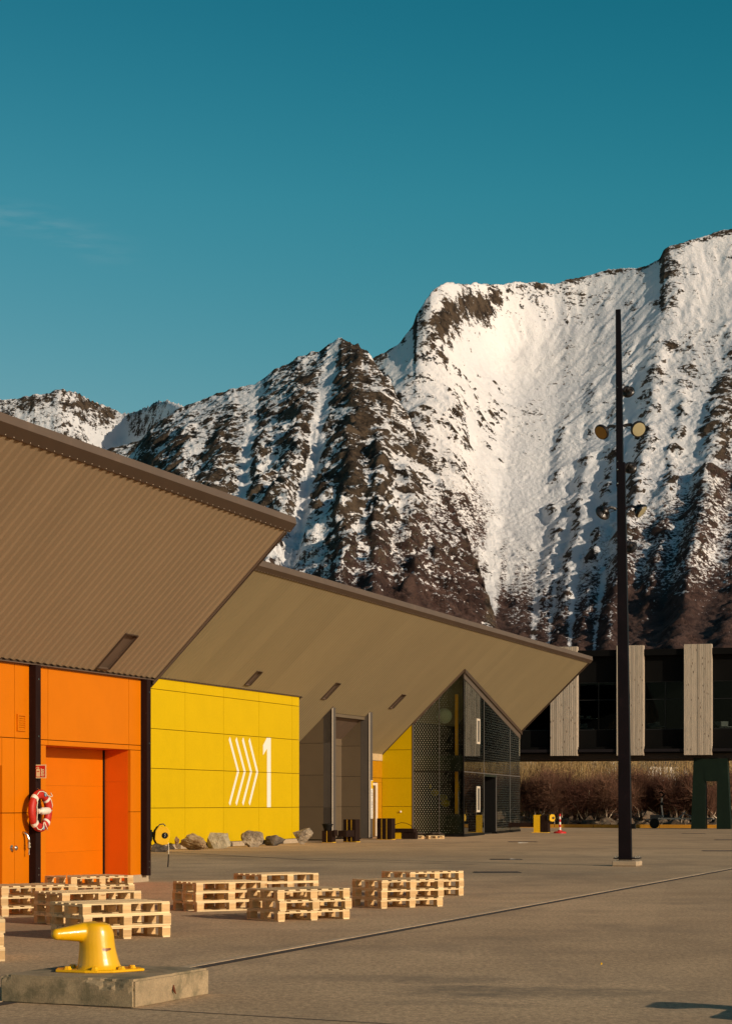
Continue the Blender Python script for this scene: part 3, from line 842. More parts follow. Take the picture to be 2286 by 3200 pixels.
# --- entrance recess: back wall with a door, left of the yellow return
tk = -2.0
AMBER = mat('amber_glazing', (0.42, 0.19, 0.004), 0.35, var=0.1, spec=0.5)
sD0, sD1 = P2.s_at(1150, tk), P2.s_at(1177.5, tk)
box_part('entrance_back_wall', (f2b, 2.0, 0.02), (sD0, 2.06, 4.0), AMBER, b2)
for z0_, z1_ in ((2.60, GRID[2]), (GRID[2] + .02, 3.62)):
    box_part('wall_panel', (sD0, 2.0, z0_), (SY, 2.06, z1_), AMBER, b2)
box_part('wall_panel', (sD1, 2.0, 0.02), (SY, 2.06, 2.59), AMBER, b2)
box_part('head_panel', (f2b, 1.98, 3.64), (SY, 2.06, 3.98), mat('pale_head_panel', (0.5, 0.38, 0.22), 0.5), b2)
dr = box_part('door', (sD0, 2.0, 0.02), (sD1 - .25, 2.06, 2.55), mat('brown_door', (0.12, 0.055, 0.004), 0.4), b2)
box_part('door_frame', (sD1 - .25, 1.96, 0.02), (sD1 - .02, 2.04, 2.45), TRIMLIGHT, dr)
box_part('door_frame', (sD0, 1.96, 2.45), (sD1 - .02, 2.04, 2.57), TRIMLIGHT, dr)
for (za, zb2, mt_) in ((1.85, 1.62, RED), (1.60, 1.36, WHITE), (1.33, 1.15, RED)):
    box_part('door_sticker', (sD1 - 1.5, 1.985, zb2), (sD1 - .9, 1.995, za), mt_, dr)
# --- yellow return wall facing the camera
ty1, ty2 = -2.0, P2.t_at(1287, SY)
za_ = lambda t: P2.sof(t)
for j in range(3):
    z0_, z1_ = [0.14, *GRID[1:4]][j:j + 2]
    if z1_ <= P2.sof(ty1): xpanel(b2, YELLOW, SY, ty1, ty2, z0_, z1_, gap=.02)
    else:
        zc0 = P2.sof(ty1) - .01; tc = (z1_ - P2.zt) / P2.m
        MB().prism([(SY, -ty1, z0_ + .01), (SY, -ty2 + .01, z0_ + .01), (SY, -ty2 + .01, z1_ - .01), (SY, -tc, z1_ - .01), (SY, -ty1, zc0)], (.06, 0, 0)).build('wall_panel', YELLOW, b2)
tc = (GRID[3] - P2.zt) / P2.m
MB().prism([(SY, -tc - .02, GRID[3] + .01), (SY, -ty2 + .01, GRID[3] + .01), (SY, -ty2 + .01, P2.sof(ty2) - .01)], (.06, 0, 0)).build('wall_panel', YELLOW, b2)
box_part('wall_backing', (SY + .06, -ty2, 0.1), (SY + .08, 2.0, 3.9), JY, b2)
MB().lathe([(0.05, 0), (0.05, .03), (0.02, .07)], (SY, 1.05, 1.19), (-1, 0, 0), 10).build('wall_light', PLASTIC_W, b2)
# --- glazed corner
TA, TB = P2.t_at(1291.5, SY), 2.121
C0 = Vector((SY, -TB, 0)); C1 = Vector((SE2 - .05, 0.263, 0))
UDIR = (C1 - C0); UL = UDIR.length; UDIR.normalize(); UN = Vector((UDIR.y, -UDIR.x, 0))   # outward in local frame
def u_at(px):
    k = (px - CX) / F; o = P2.w(C0.x, -C0.y); dd = (DV * UDIR.x - NV * UDIR.y)
    return (k * o.y - o.x) / (dd.x - k * dd.y)
def uz(py, u):
    q = C0 + UDIR * u; return H + (HZ - py) / F * P2.w(q.x, -q.y).y
def utop(u): return P2.sof(-(C0 + UDIR * u).y)

def dots(t, co):
    sp_ = t.n('ShaderNodeSeparateXYZ'); t.put(sp_.inputs[0], co)
    tt = t.math('MULTIPLY', sp_.outputs[1], -1.0); z = sp_.outputs[2]
    a, b = 0.135, 0.20
    ds = []
    for off in (0.0, 0.5):
        fx = t.math('MULTIPLY', t.math('SUBTRACT', t.math('FRACT', t.math('ADD', t.math('DIVIDE', tt, a), off + 100)), 0.5), a)
        fz = t.math('MULTIPLY', t.math('SUBTRACT', t.math('FRACT', t.math('ADD', t.math('DIVIDE', z, b), off + 100)), 0.5), b * 0.6)
        ds.append(t.math('SQRT', t.math('ADD', t.math('MULTIPLY', fx, fx), t.math('MULTIPLY', fz, fz))))
    dmin = t.math('MINIMUM', ds[0], ds[1])
    r = t.ramp(tt, -0.4, 2.1, 0.029, 0.009, smooth=False)
    f = t.ramp(dmin, r, t.math('SUBTRACT', r, 0.008), 0.0, 1.0)
    keep = t.ramp(t.noise(t.mapping(co, (1, 9, 6)), 1.0, 1), t.ramp(tt, 0.0, 1.7, 0.0, 0.50), t.ramp(tt, 0.0, 1.7, 0.01, 0.53), 0.0, 1.0)
    return t.math('MULTIPLY', t.math('MULTIPLY', f, keep), 0.92), (0.42, 0.44, 0.34)

def lines(t, co):
    sp_ = t.n('ShaderNodeSeparateXYZ'); t.put(sp_.inputs[0], co)
    z = sp_.outputs[2]
    w = t.math('ABSOLUTE', t.math('SUBTRACT', t.math('FRACT', t.math('DIVIDE', z, 0.125)), 0.5))
    f = t.ramp(w, 0.18, 0.28, 0.0, 1.0)
    dash = t.ramp(t.noise(t.mapping(co, (5, 2, 16)), 1.0, 2), 0.42, 0.5)
    dens = t.ramp(sp_.outputs[0], 29.5, 44.0, 0.08, 0.32)
    pl = t.ramp(z, 5.5, 0.0, 1.0, 0.85)
    return t.math('MULTIPLY', t.math('MULTIPLY', f, t.math('MULTIPLY', t.math('MAXIMUM', dash, t.ramp(sp_.outputs[0], 34, 42, 0.0, 0.8)), dens)), pl), (0.10, 0.12, 0.115)

GL_L = glass('dotted_glass', (0.88, 0.93, 0.86), 0.01, dots, ior=1.3)
GL_R = glass('lined_glass', (0.72, 0.78, 0.72), 0.01, lines, wav=0.004, ior=2.3)
SPAN = mat('dark_green_spandrel', (0.008, 0.020, 0.016), 0.3, var=0.1)
def lpane(t0, t1, z0, z1, name='pane', m=None, inset=0.0):
    """pane in the camera-facing glass wall, its head cut to the soffit slope"""
    h0, h1 = min(z1, P2.sof(t0) - .05), min(z1, P2.sof(t1) - .05)
    pts = [(SY + inset, -t0, z0), (SY + inset, -t1, z0), (SY + inset, -t1, h1)]
    if h0 != h1 and h1 == z1: tc_ = (z1 + .05 - P2.zt) / P2.m; pts.append((SY + inset, -tc_, z1))
    pts.append((SY + inset, -t0, h0))
    return MB().prism(pts, (.015, 0, 0)).build(name, m or GL_L, b2)
tm = P2.t_at(1371, SY)
zf0, zf1 = 3.13, 3.88
for (z0, z1) in ((0.12, zf0 - .02), (zf0 + .0, 9)):
    lpane(TA, tm - .012, z0, z1); lpane(tm + .012, TB - .02, z0, z1)
for (z0, z1) in ((0.12, 1.06), (zf0, zf1)):
    MB().box2((SY + .05, -TB + .06, z0), (SY + .07, -TA, z1)).build('spandrel', SPAN, b2)
box_part('mullion', (SY - .01, -tm - .012, 0.12), (SY + .10, -tm + .012, P2.sof(tm) - .05), TRIMGREY, b2)
box_part('mullion', (SY - .02, -TA, 0.12), (SY + .10, -TA + .06, P2.sof(TA) - .03), TRIMGREY, b2)
box_part('corner_post', (SY - .004, -TB - .004, 0.12), (SY + .05, -TB + .05, P2.sof(TB) - .06), BLACK, b2)
box_part('floor_edge', (SY - .005, -TB + .02, zf0 - .03), (SY + .03, -TA, zf0 + .01), BLACK, b2)
# head trims along the soffit cut
MB().prism([(SY - .05, -TA, P2.sof(TA) - .13), (SY - .05, -TB - .05, P2.sof(TB + .05) - .13), (SY - .05, -TB - .05, P2.sof(TB + .05) - .0), (SY - .05, -TA, P2.sof(TA) - .0)], (.07, 0, 0)).build('head_trim', FASCIA, b2)
MB().prism([(SY - .03, 2.0, P2.sof(-2.0) - .06), (SY - .03, -TA, P2.sof(TA) - .06), (SY - .03, -TA, P2.sof(TA) + .03), (SY - .03, 2.0, P2.sof(-2.0) + .03)], (.03, 0, 0)).build('head_trim', FASCIA_LO, b2)
def uq(u, z, out=0.0): return C0 + UDIR * u + UN * out + Vector((0, 0, z))
# plinth
MB().prism([uq(0, 0.0, .03), uq(u_at(1511), 0.0, .03), uq(u_at(1511), 0.12, .03), uq(0, .12, .03)], -UN * .5).build('plinth', BLACK, b2)
MB().prism([uq(u_at(1550), 0.0, .03), uq(UL, 0.0, .03), uq(UL, 0.12, .03), uq(u_at(1550), .12, .03)], -UN * .5).build('plinth', BLACK, b2)
MB().box2((SY - .03, -TB - .02, 0), (SY + .3, -TA, .12)).build('plinth', BLACK, b2)
us = [0.03, u_at(1511.5), u_at(1550), u_at(1593), UL]
ZJ = 3.10
def rpane(u0, u1, z0, z1=None, m=GL_R):
    h0 = z1 if z1 else utop(u0) - .42; h1 = z1 if z1 else utop(u1) - .42
    return MB().prism([uq(u0 + .02, z0), uq(u1 - .02, z0), uq(u1 - .02, h1), uq(u0 + .02, h0)], -UN * .015).build('pane', m, b2)
rpane(us[0], us[1], .13, ZJ - .02); rpane(us[2], us[3], .13, ZJ - .02); rpane(us[3], us[4], .13, ZJ - .02)
rpane(us[0], us[1], ZJ + .02); rpane(us[1], us[3], ZJ + .02); rpane(us[3], us[4], ZJ + .02)
MB().prism([uq(us[1], 2.95, .0), uq(us[2], 2.95, .0), uq(us[2], ZJ, .0), uq(us[1], ZJ, .0)], -UN * .02).build('door_head', SPAN, b2)
for u in us[1:4]:
    z0 = .12; z1 = utop(u) - .42
    MB().prism([uq(u - .02, z0, .01), uq(u + .02, z0, .01), uq(u + .02, z1 if u != us[2] else ZJ, .01), uq(u - .02, z1 if u != us[2] else ZJ, .01)], -UN * .05).build('mullion', TRIMGREY, b2)
MB().prism([uq(0, ZJ - .02, .008), uq(UL, ZJ - .02, .008), uq(UL, ZJ + .02, .008), uq(0, ZJ + .02, .008)], -UN * .04).build('transom', TRIMGREY, b2)
BAND = mat('brown_band', (0.10, 0.075, 0.055), 0.5, var=0.15, vscale=4)
MB().prism([uq(0, utop(0) - .42, .02), uq(UL, utop(UL) - .42, .02), uq(UL, utop(UL) - .04, .02), uq(0, utop(0) - .04, .02)], -UN * .06).build('head_band', BAND, b2)
MB().prism([uq(-.06, utop(0) - .16, .10), uq(UL + .2, utop(UL) - .16, .10), uq(UL + .2, utop(UL) + .02, .10), uq(-.06, utop(0) + .02, .10)], -UN * .07).build('soffit_cut_flashing', FASCIA_LO, b2)
# door recess of the glazed corner
GDOOR = mat('dark_blue_grey_door', (0.022, 0.028, 0.032), 0.35, var=0.1)
MB().prism([uq(us[1], 0.02, -.02), uq(us[1], 0.02, -.9), uq(us[1], 2.95, -.9), uq(us[1], 2.95, -.02)], UDIR * .03).build('door_reveal', GDOOR, b2)
MB().prism([uq(us[1], 0.02, -.9), uq(us[2], 0.02, -.9), uq(us[2], 2.95, -.9), uq(us[1], 2.95, -.9)], -UN * .04).build('door', BLACK, b2)
MB().prism([uq(us[2], 0.02, -.02), uq(us[2], 0.02, -.9), uq(us[2], 2.95, -.9), uq(us[2], 2.95, -.02)], UDIR * .03).build('door_reveal', BLACK, b2)
# two narrow white-framed vents in the oblique glass wall
for (ya, yb) in ((2245, 2324), (2457, 2538)):
    ua, ub = u_at(1488.8), u_at(1497.5)
    z1, z0 = uz(ya, ua), uz(yb, ua)
    fr_ = MB()
    for (a0, a1, b0, b1_) in ((ua, ua + .12, z0, z1), (ub - .12, ub, z0, z1), (ua + .12, ub - .12, z0, z0 + .10), (ua + .12, ub - .12, z1 - .10, z1)):
        fr_.prism([uq(a0, b0, .03), uq(a1, b0, .03), uq(a1, b1_, .03), uq(a0, b1_, .03)], -UN * .03)
    w_ = fr_.build('vent_window', TRIMLIGHT, b2)
    MB().prism([uq(ua + .16, z0 + .1, .012), uq(ub - .16, z0 + .1, .012), uq(ub - .16, z1 - .1, .012), uq(ua + .16, z1 - .1, .012)], -UN * .01).build('pane', GDOOR, w_)
# interior
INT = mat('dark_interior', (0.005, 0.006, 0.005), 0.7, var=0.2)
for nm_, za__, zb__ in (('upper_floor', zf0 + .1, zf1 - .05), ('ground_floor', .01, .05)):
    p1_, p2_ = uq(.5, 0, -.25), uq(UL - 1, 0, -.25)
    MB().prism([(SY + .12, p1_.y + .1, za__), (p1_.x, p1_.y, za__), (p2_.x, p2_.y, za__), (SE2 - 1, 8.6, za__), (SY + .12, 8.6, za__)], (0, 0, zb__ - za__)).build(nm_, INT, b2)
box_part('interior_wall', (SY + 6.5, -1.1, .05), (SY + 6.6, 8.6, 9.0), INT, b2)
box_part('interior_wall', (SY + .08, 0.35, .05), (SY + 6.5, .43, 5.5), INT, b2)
POSTY = mat('interior_yellow_post', (0.80, 0.38, 0.004), 0.5, var=0.05)
tp0, tp1 = P2.t_at(1417, SY + .5), P2.t_at(1430, SY + .5)
for (z0, z1) in ((1.08, zf0 + .0), (zf1, P2.sof(tp0) - .5)):
    box_part('yellow_post', (SY + .45, -tp1, z0), (SY + .55, -tp0 - .07, z1), POSTY, b2)
GLOBE = mat('pale_glass_globe', (0.62, 0.68, 0.50), 0.4, var=0.1, vscale=5)
def ball(name, c, r, m, parent, sq=1.0):
    prof = [(r * math.sin(math.pi * i / 14) + 1e-4, -r * sq * math.cos(math.pi * i / 14)) for i in range(15)]
    return MB().lathe(prof, c, (0, 0, 1), 20).build(name, m, parent, smooth=True)
def lpt(px, py, s):
    t = P2.t_at(px, s); return (s, -t, P2.z_at(py, s, t))
LL = []
for (ux, uy, r, s) in ((545, 728, .37, SY + 1.6), (437, 686, .25, SY + 2.5), (507, 615, .22, SY + 2.6), (368, 705, .30, SY + 2.2), (318, 720, .22, SY + 3)):
    c = lpt(1240 + ux * .271, 2040 + uy * .271, s)
    pl_ = ball('pendant_globe', c, r, GLOBE, b2)
    MB().tube([(c[0], c[1], c[2] + r), (c[0], c[1], P2.sof(-c[1]))], .012, 5).build('pendant_rod', TRIMGREY, pl_)
AMB = mat('olive_lampshade', (0.30, 0.22, 0.005), 0.5, var=0.1)
for (ux, uy, r, s) in ((432, 1613, .21, SY + 1.6), (555, 1735, .22, SY + 1.2), (335, 1540, .26, SY + 2.4), (530, 1670, .22, SY + 2.8)):
    c = lpt(1240 + ux * .271, 2040 + uy * .271, s)
    pl_ = ball('pendant_shade', c, r, AMB, b2, .8)
    MB().tube([(c[0], c[1], c[2] + r * .8), (c[0], c[1], zf0)], .01, 5).build('pendant_rod', BLACK, pl_)

# ================================================================== black building on stilts
EV = Vector((math.cos(-0.256), math.sin(-0.256), 0))        # along its front, rightwards and nearer
MV = Vector((EV.y, -EV.x, 0))                                # out of its front, towards the quay
BO = at(2222, HZ, 122.0); BO.z = 0
b3 = empty('stilted_black_building', BO, math.atan2(EV.y, EV.x), label='black two storey building raised on green legs with pale timber wall strips', cat='building')
def ex(px, out=0.0):
    k = (px - CX) / F; q = BO + MV * out
    return (k * q.y - q.x) / (EV.x - k * EV.y)
def ez(py, x, out=0.0): return H + (HZ - py) / F * (BO + EV * x + MV * out).y
BW = mat('black_cladding', (0.0035, 0.0035, 0.0035), 0.7, var=0.3, vscale=0.5, spec=0.08)
BTOP, BBOT = 11.12, 4.75
pitch = ex(2222) - ex(2012)
strips = [(ex(1718), ex(1802)), (ex(1924.5), ex(2009)), (ex(2135), ex(2222))]
X0, X1 = -24.0, strips[-1][1] + 2.35
# slab, roof, back wall, spandrels
box_part('roof_edge', (X0, .2, BTOP - .38), (X1, 8, BTOP), BW, b3)
box_part('floor_slab', (X0, .35, BBOT - .05), (X1, 8, BBOT + .35), BW, b3)
box_part('underside_panel', (X0, .9, BBOT - .40), (X1, 7.6, BBOT - .06), mat('dark_soffit_board', (0.02, 0.013, 0.011), 0.6, var=0.3, stretch=(1, .1, 1)), b3)
box_part('ledge', (X0, .10, BBOT + .02), (X1, .34, BBOT + .20), mat('dark_ledge', (0.012, 0.010, 0.012), 0.6, spec=.15), b3)
box_part('wall', (X0, .62, BBOT + .36), (X1, .80, 6.15), BW, b3)
box_part('wall', (X0, .62, 9.15), (X1, .80, BTOP - .39), BW, b3)
box_part('back_wall', (X0, 6.0, BBOT + .36), (X1, 6.1, BTOP - .39), BLACK, b3)
GL3 = glass('dark_window_glass', (0.45, 0.5, 0.5), 0.02, ior=1.18)
MULL = mat('dark_mullion', (0.012, 0.013, 0.014), 0.5, spec=.2)
gx = [-20, -16.5] + []
bays = []
xs = [X0] + [v for s_ in strips for v in s_] + [X1]
for i in range(0, len(xs), 2): bays.append((xs[i], xs[i + 1]))
for (a, b) in bays:
    n = max(1, round((b - a) / 1.25)) if b - a < 6 else 8
    for k in range(n):
        p0, p1 = a + (b - a) * k / n, a + (b - a) * (k + 1) / n
        w = MB()
        w.box2((p0, .66, 6.15), (p0 + .05, .74, 9.15)); w.box2((p0 + .05, .66, 6.15), (p1, .74, 6.2)); w.box2((p0 + .05, .66, 9.10), (p1, .74, 9.15))
        w.box2((p0 + .05, .66, 8.02), (p1, .72, 8.06))
        wo = w.build('window', MULL, b3)
        MB().box2((p0 + .05, .69, 6.2), (p1, .70, 8.02)).build('pane', GL3, wo)
        MB().box2((p0 + .05, .69, 8.06), (p1, .70, 9.1)).build('pane', GL3, wo)
# desks and papers behind the glass
DESK = mat('pale_desk', (0.55, 0.55, 0.5), 0.6)
for k, (px, py, w_, h_) in enumerate(((1820, 2268, .55, .28), (1815, 2240, .3, .14), (1838, 2240, .3, .14), (2033, 2266, .6, .25), (2050, 2262, .4, .22), (2255, 2262, .7, .3), (2238, 2258, .3, .15))):
    x = ex(px, -1.6); z = ez(py, x, -1.6)
    m_ = MB().box2((x - w_ / 2, 1.6, z - h_ / 2), (x + w_ / 2, 1.65, z + h_ / 2)); m_.box2((x - w_ / 2 - .3, 1.66, z - h_ / 2 - .06), (x + w_ / 2 + .3, 2.3, z - h_ / 2 - .02))
    m_.build('desk', DESK, b3)
# timber strips, board by board
n_b = 14
for (a, b) in strips:
    st_ = box_part('timber_strip', (a + .02, .02, BBOT - .16), (b - .02, .60, 11.30), BW, b3)
    wd = (b - a) / n_b
    for k in range(n_b):
        pz = random.uniform(-.012, .012)
        MB().box2((a + k * wd + .008, -.03 + pz, BBOT - .20), (a + (k + 1) * wd - .008, .019, 11.36)).build('timber_board', CLAD, st_, bevel=.006)
    for xx in (a, b - .02):
        MB().box2((xx, .0, BBOT - .20), (xx + .02, .60, 11.36)).build('timber_board', CLAD, st_)
# legs
def trestle(px_c, nm='leg_trestle'):
    tr = MB()
    x = px_c
    for (xa_, xb_, xc_, xd_) in ((x - 2.15, x - .32, x - 2.45, x - .36), (x + 1.20, x + 2.55, x + 1.20, x + 2.95)):
        tr.add([(xc_, .6, 0), (xd_, .6, 0), (xb_, .5, BBOT - .1), (xa_, .5, BBOT - .1), (xc_, 1.9, 0), (xd_, 1.9, 0), (xb_, 1.7, BBOT - .1), (xa_, 1.7, BBOT - .1)],
               [(0, 1, 2, 3), (4, 7, 6, 5), (0, 4, 5, 1), (1, 5, 6, 2), (2, 6, 7, 3), (3, 7, 4, 0)])
    return tr
px1, px2 = 2160, 2280
def leg(pts, thick, nm='leg'):
    return MB().prism([(x, .6, z) for x, z in pts], (0, thick, 0)).build(nm, GREEN, b3)
L = lambda px: ex(px, -.6)
for dx in (0,):
    leg([(L(2157) + dx, 0), (L(2202.5) + dx, 0), (L(2201) + dx, 2.9), (L(2196) + dx, BBOT - .4), (L(2165) + dx, BBOT - .4)], 1.3)
    leg([(L(2237) + dx, 0), (L(2281) + dx, 0), (L(2270) + dx, BBOT - .4), (L(2239) + dx, BBOT - .4), (L(2238) + dx, 2.9)], 1.3)
    leg([(L(2196) + dx + .01, 2.95), (L(2239) + dx - .01, 2.95), (L(2239) + dx - .01, BBOT - .42), (L(2196) + dx + .01, BBOT - .42)], 1.0, 'cross_beam')

# ================================================================== kerb, shore rocks
KERB = mat('yellow_kerb', (0.50, 0.23, 0.012), 0.6, var=0.2, vscale=2)
kb = empty('quay_kerb', (14, 129, 0), label='low yellow orange kerb along the far edge of the quay', cat='kerb')
a_, b_ = Vector((-10, 135.4, 0)), Vector((60, 116.9, 0))
n = 34
for i in range(n):
    p, q = a_.lerp(b_, i / n), a_.lerp(b_, (i + .985) / n)
    c = (p + q) / 2 - kb.location; d = q - p
    MB().box((c.x, c.y - .15, .11), (d.length, .3, .22), math.atan2(d.y, d.x)).build('kerb_length', KERB, kb)


def rock_mesh(seed, mat_, flat=0.8, rough=0.05, sub=2, npts=16):
    r = random.Random(seed)
    bm = bmesh.new()
    for i in range(npts):
        v = Vector((r.gauss(0, 1), r.gauss(0, 1), r.gauss(0, 1))).normalized()
        bm.verts.new(v * r.uniform(.86, 1.05))
    res = bmesh.ops.convex_hull(bm, input=bm.verts)
    bmesh.ops.delete(bm, geom=[e for e in res['geom_interior'] if isinstance(e, bmesh.types.BMVert)], context='VERTS')
    bmesh.ops.triangulate(bm, faces=bm.faces)
    for _ in range(sub + 1):
        pass
    for _ in range(sub + 1):
        bmesh.ops.subdivide_edges(bm, edges=bm.edges, cuts=1, use_grid_fill=True)
    if sub:
        for _ in range(0): bmesh.ops.smooth_vert(bm, verts=bm.verts, factor=.5, use_axis_x=True, use_axis_y=True, use_axis_z=True)
    from mathutils import noise as mn
    o = Vector((seed * 3.1, seed * 1.7, 0))
    for v in bm.verts:
        n_ = mn.fractal(v.co * 2.2 + o, 1.0, 2.0, 5) * rough + (abs(mn.noise(v.co * 3.1 + o)) - .25) * rough * 1.6
        v.co += v.co.normalized() * n_
    mn_ = Vector((min(v.co.x for v in bm.verts), min(v.co.y for v in bm.verts), min(v.co.z for v in bm.verts)))
    mx_ = Vector((max(v.co.x for v in bm.verts), max(v.co.y for v in bm.verts), max(v.co.z for v in bm.verts)))
    for v in bm.verts:
        v.co = Vector(((v.co.x - (mn_.x + mx_.x) / 2) / (mx_.x - mn_.x), (v.co.y - (mn_.y + mx_.y) / 2) / (mx_.y - mn_.y), (v.co.z - mn_.z) / (mx_.z - mn_.z)))
    me = bpy.data.meshes.new('rock'); bm.to_mesh(me); bm.free()
    me.materials.append(mat_)
    return me


def rock_mat(name, c1, c2, lichen=None):
    m = bpy.data.materials.new(name); m.use_nodes = True
    t = NT(m.node_tree); p = m.node_tree.nodes['Principled BSDF']
    co = t.n('ShaderNodeNewGeometry').outputs['Position']
    n1 = t.noise(co, 1.6, 7, 0.7, dist=.6); n2 = t.noise(co, 7, 6, 0.75)
    c = t.mix(t.ramp(n1, .38, .62), c1, c2)
    c = t.mix(1, c, t.ramp(n2, .3, .7, .55, 1.4, smooth=False), 'MULTIPLY')
    if lichen: c = t.mix(t.math('MULTIPLY', t.ramp(t.noise(co, 2.4, 5, .7), .52, .62), .8), c, lichen)
    t.put(p.inputs['Base Color'], c); p.inputs['Roughness'].default_value = .9
    t.put(p.inputs['Normal'], t.bump(t.math('ADD', n2, t.noise(co, 22, 4, .7)), .9, .05))
    return m


RK = [rock_mat('dark_stone', (0.06, 0.05, 0.04), (0.15, 0.12, 0.09)), rock_mat('brown_stone', (0.16, 0.10, 0.055), (0.30, 0.21, 0.12), (0.20, 0.085, 0.02)),
      rock_mat('ochre_stone', (0.30, 0.20, 0.10), (0.42, 0.32, 0.18), (0.16, 0.075, 0.02)), rock_mat('pale_stone', (0.36, 0.31, 0.20), (0.46, 0.40, 0.27)),
      rock_mat('veined_stone', (0.16, 0.13, 0.10), (0.34, 0.28, 0.20), (0.5, .42, .3))]
bl = [((88, 252, 1598, 1697), 0, 'dark low boulder lying behind the yellow hose reel, leftmost of the row', 3),
      ((262, 347, 1528, 1672), 1, 'brown pointed boulder just right of the yellow hose reel', 9),
      ((343, 592, 1520, 1680), 2, 'large ochre boulder with rusty left flank by the yellow wall', 5),
      ((594, 811, 1513, 1667), 3, 'pale squarish smooth boulder by the yellow wall', 12),
      ((903, 1112, 1493, 1653), 4, 'tall veined grey boulder below the white chevrons', 17),
      ((1116, 1306, 1533, 1642), 0, 'low dark slab-like boulder below the white numeral', 21),
      ((1376, 1560, 1470, 1628), 4, 'grey angular boulder tilted at the yellow wall corner, rightmost of the row', 33)]
for (x0, x1, y0, y1), mi, lab, sd in bl:
    (a, _), (b, _) = u2(x0, 0), u2(x1, 0); yb = 2080 + y1 * .3448; yt = 2080 + y0 * .3448
    g0 = gnd((a + b) / 2, yb - 3.0); Y = g0.y
    wd = (b - a) / F * Y; hg = (yb - yt) / F * Y
    me = rock_mesh(sd, RK[mi], rough=.045 + .02 * (sd % 3))
    o = link('boulder', me, loc=(g0.x, g0.y + wd * .30, -.06), rot=(0, 0, 0), label=lab, cat='boulder', group='boulders along the yellow wall')
    o.scale = (wd * 1.02, wd * .8, hg * 1.04)
# shoreline rocks beyond the kerb: countless, joined
vs_, fs_ = [], []
base = [rock_mesh(s_, None, rough=.08, sub=0, npts=12) for s_ in (41, 42, 43, 44)]
arr = [(np.array([v.co[:] for v in m_.vertices]), [tuple(p.vertices) for p in m_.polygons]) for m_ in base]
off_ = 0
for i in range(1300):
    x = rng.uniform(8, 52); d_ = rng.uniform(0.4, 8.5)
    y = 129.2 - (x - 14) * .264 + d_ + 1.2
    z = -0.95 + d_ * .12 + rng.uniform(-.2, .15)
    sc_ = np.array([rng.uniform(.3, 1.5), rng.uniform(.3, 1.2), rng.uniform(.25, .8)]) * (1.25 if rng.random() < .15 else .75)
    if rng.random() < .06: sc_ *= 1.5
    an = rng.uniform(0, 6.28)
    V, Fc = arr[i % 4]
    W_ = V * sc_
    W_ = np.stack([W_[:, 0] * math.cos(an) - W_[:, 1] * math.sin(an) + x, W_[:, 0] * math.sin(an) + W_[:, 1] * math.cos(an) + y, W_[:, 2] + z], 1)
    vs_ += W_.tolist(); fs_ += [tuple(off_ + k for k in f) for f in Fc]; off_ += len(V)
me = bpy.data.meshes.new('shore_rocks'); me.from_pydata(vs_, [], fs_); me.materials.append(rock_mat('shore_stone', (0.06, 0.045, 0.032), (0.20, 0.15, 0.10), (0.12, .06, .025)))
link('shore_rocks', me, label='rough grey and brown shoreline rocks behind the yellow kerb', cat='rocks', kind='stuff')

# ================================================================== thicket: bare birch and alder
def sticks(P, Q, r0, r1):
    """3-sided tapered sticks from P to Q (n,3) -> verts, tris"""
    n = len(P); d = Q - P; d /= np.linalg.norm(d, axis=1)[:, None] + 1e-9
    up = np.where(np.abs(d[:, 2:3]) < .9, np.array([[0, 0, 1.]]), np.array([[1., 0, 0]]))
    a = np.cross(d, up); a /= np.linalg.norm(a, axis=1)[:, None]; b = np.cross(d, a)
    V = []
    for (C_, r) in ((P, r0), (Q, r1)):
        for k in range(3):
            an = 2 * math.pi * k / 3
            V.append(C_ + (a * math.cos(an) + b * math.sin(an)) * np.asarray(r)[:, None])
    V = np.stack(V, 1).reshape(-1, 3)
    base_ = np.arange(n)[:, None] * 6
    T = np.array([[0, 1, 4], [0, 4, 3], [1, 2, 5], [1, 5, 4], [2, 0, 3], [2, 3, 5]])
    Fc = (base_[:, None, :] + T[None]).reshape(-1, 3)
    return V, Fc


def np_mesh(name, parts, mats):
    V = np.concatenate([p[0] for p in parts]); offs = np.cumsum([0] + [len(p[0]) for p in parts[:-1]])
    Fc = np.concatenate([p[1] + o for p, o in zip(parts, offs)])
    me = bpy.data.meshes.new(name)
    me.vertices.add(len(V)); me.vertices.foreach_set('co', V.astype(np.float32).ravel())
    me.loops.add(len(Fc) * 3); me.loops.foreach_set('vertex_index', Fc.astype(np.int32).ravel())
    me.polygons.add(len(Fc)); me.polygons.foreach_set('loop_start', np.arange(0, len(Fc) * 3, 3, dtype=np.int32))
    me.update(calc_edges=True)
    for m_ in mats: me.materials.append(m_)
    return me


def twig_mat(name, c1, c2, sc=.6):
    m = bpy.data.materials.new(name); m.use_nodes = True
    t = NT(m.node_tree); p = m.node_tree.nodes['Principled BSDF']
    co = t.n('ShaderNodeNewGeometry').outputs['Position']; oi = t.n('ShaderNodeObjectInfo')
    f = t.math('ADD', t.math('MULTIPLY', t.noise(co, sc, 3, .6), .75), t.math('MULTIPLY', oi.outputs['Random'], .3))
    rnd = t.noise(t.mapping(co, (1, 1, .15)), 9, 1)
    c = t.mix(t.ramp(f, .32, .78), c1, c2)
    c = t.mix(1, c, t.ramp(rnd, .3, .7, .5, 1.5, smooth=False), 'MULTIPLY')
    t.put(p.inputs['Base Color'], c); p.inputs['Roughness'].default_value = .8; p.inputs['Specular IOR Level'].default_value = .2
    return m


TW_TAN = twig_mat('tan_willow_stems', (0.20, 0.115, 0.045), (0.46, 0.33, 0.15))
TW_PURPLE = twig_mat('purple_birch_twigs', (0.115, 0.052, 0.036), (0.215, 0.118, 0.075))
BARK = twig_mat('pale_birch_bark', (0.45, 0.36, 0.26), (0.72, 0.60, 0.45), 2)


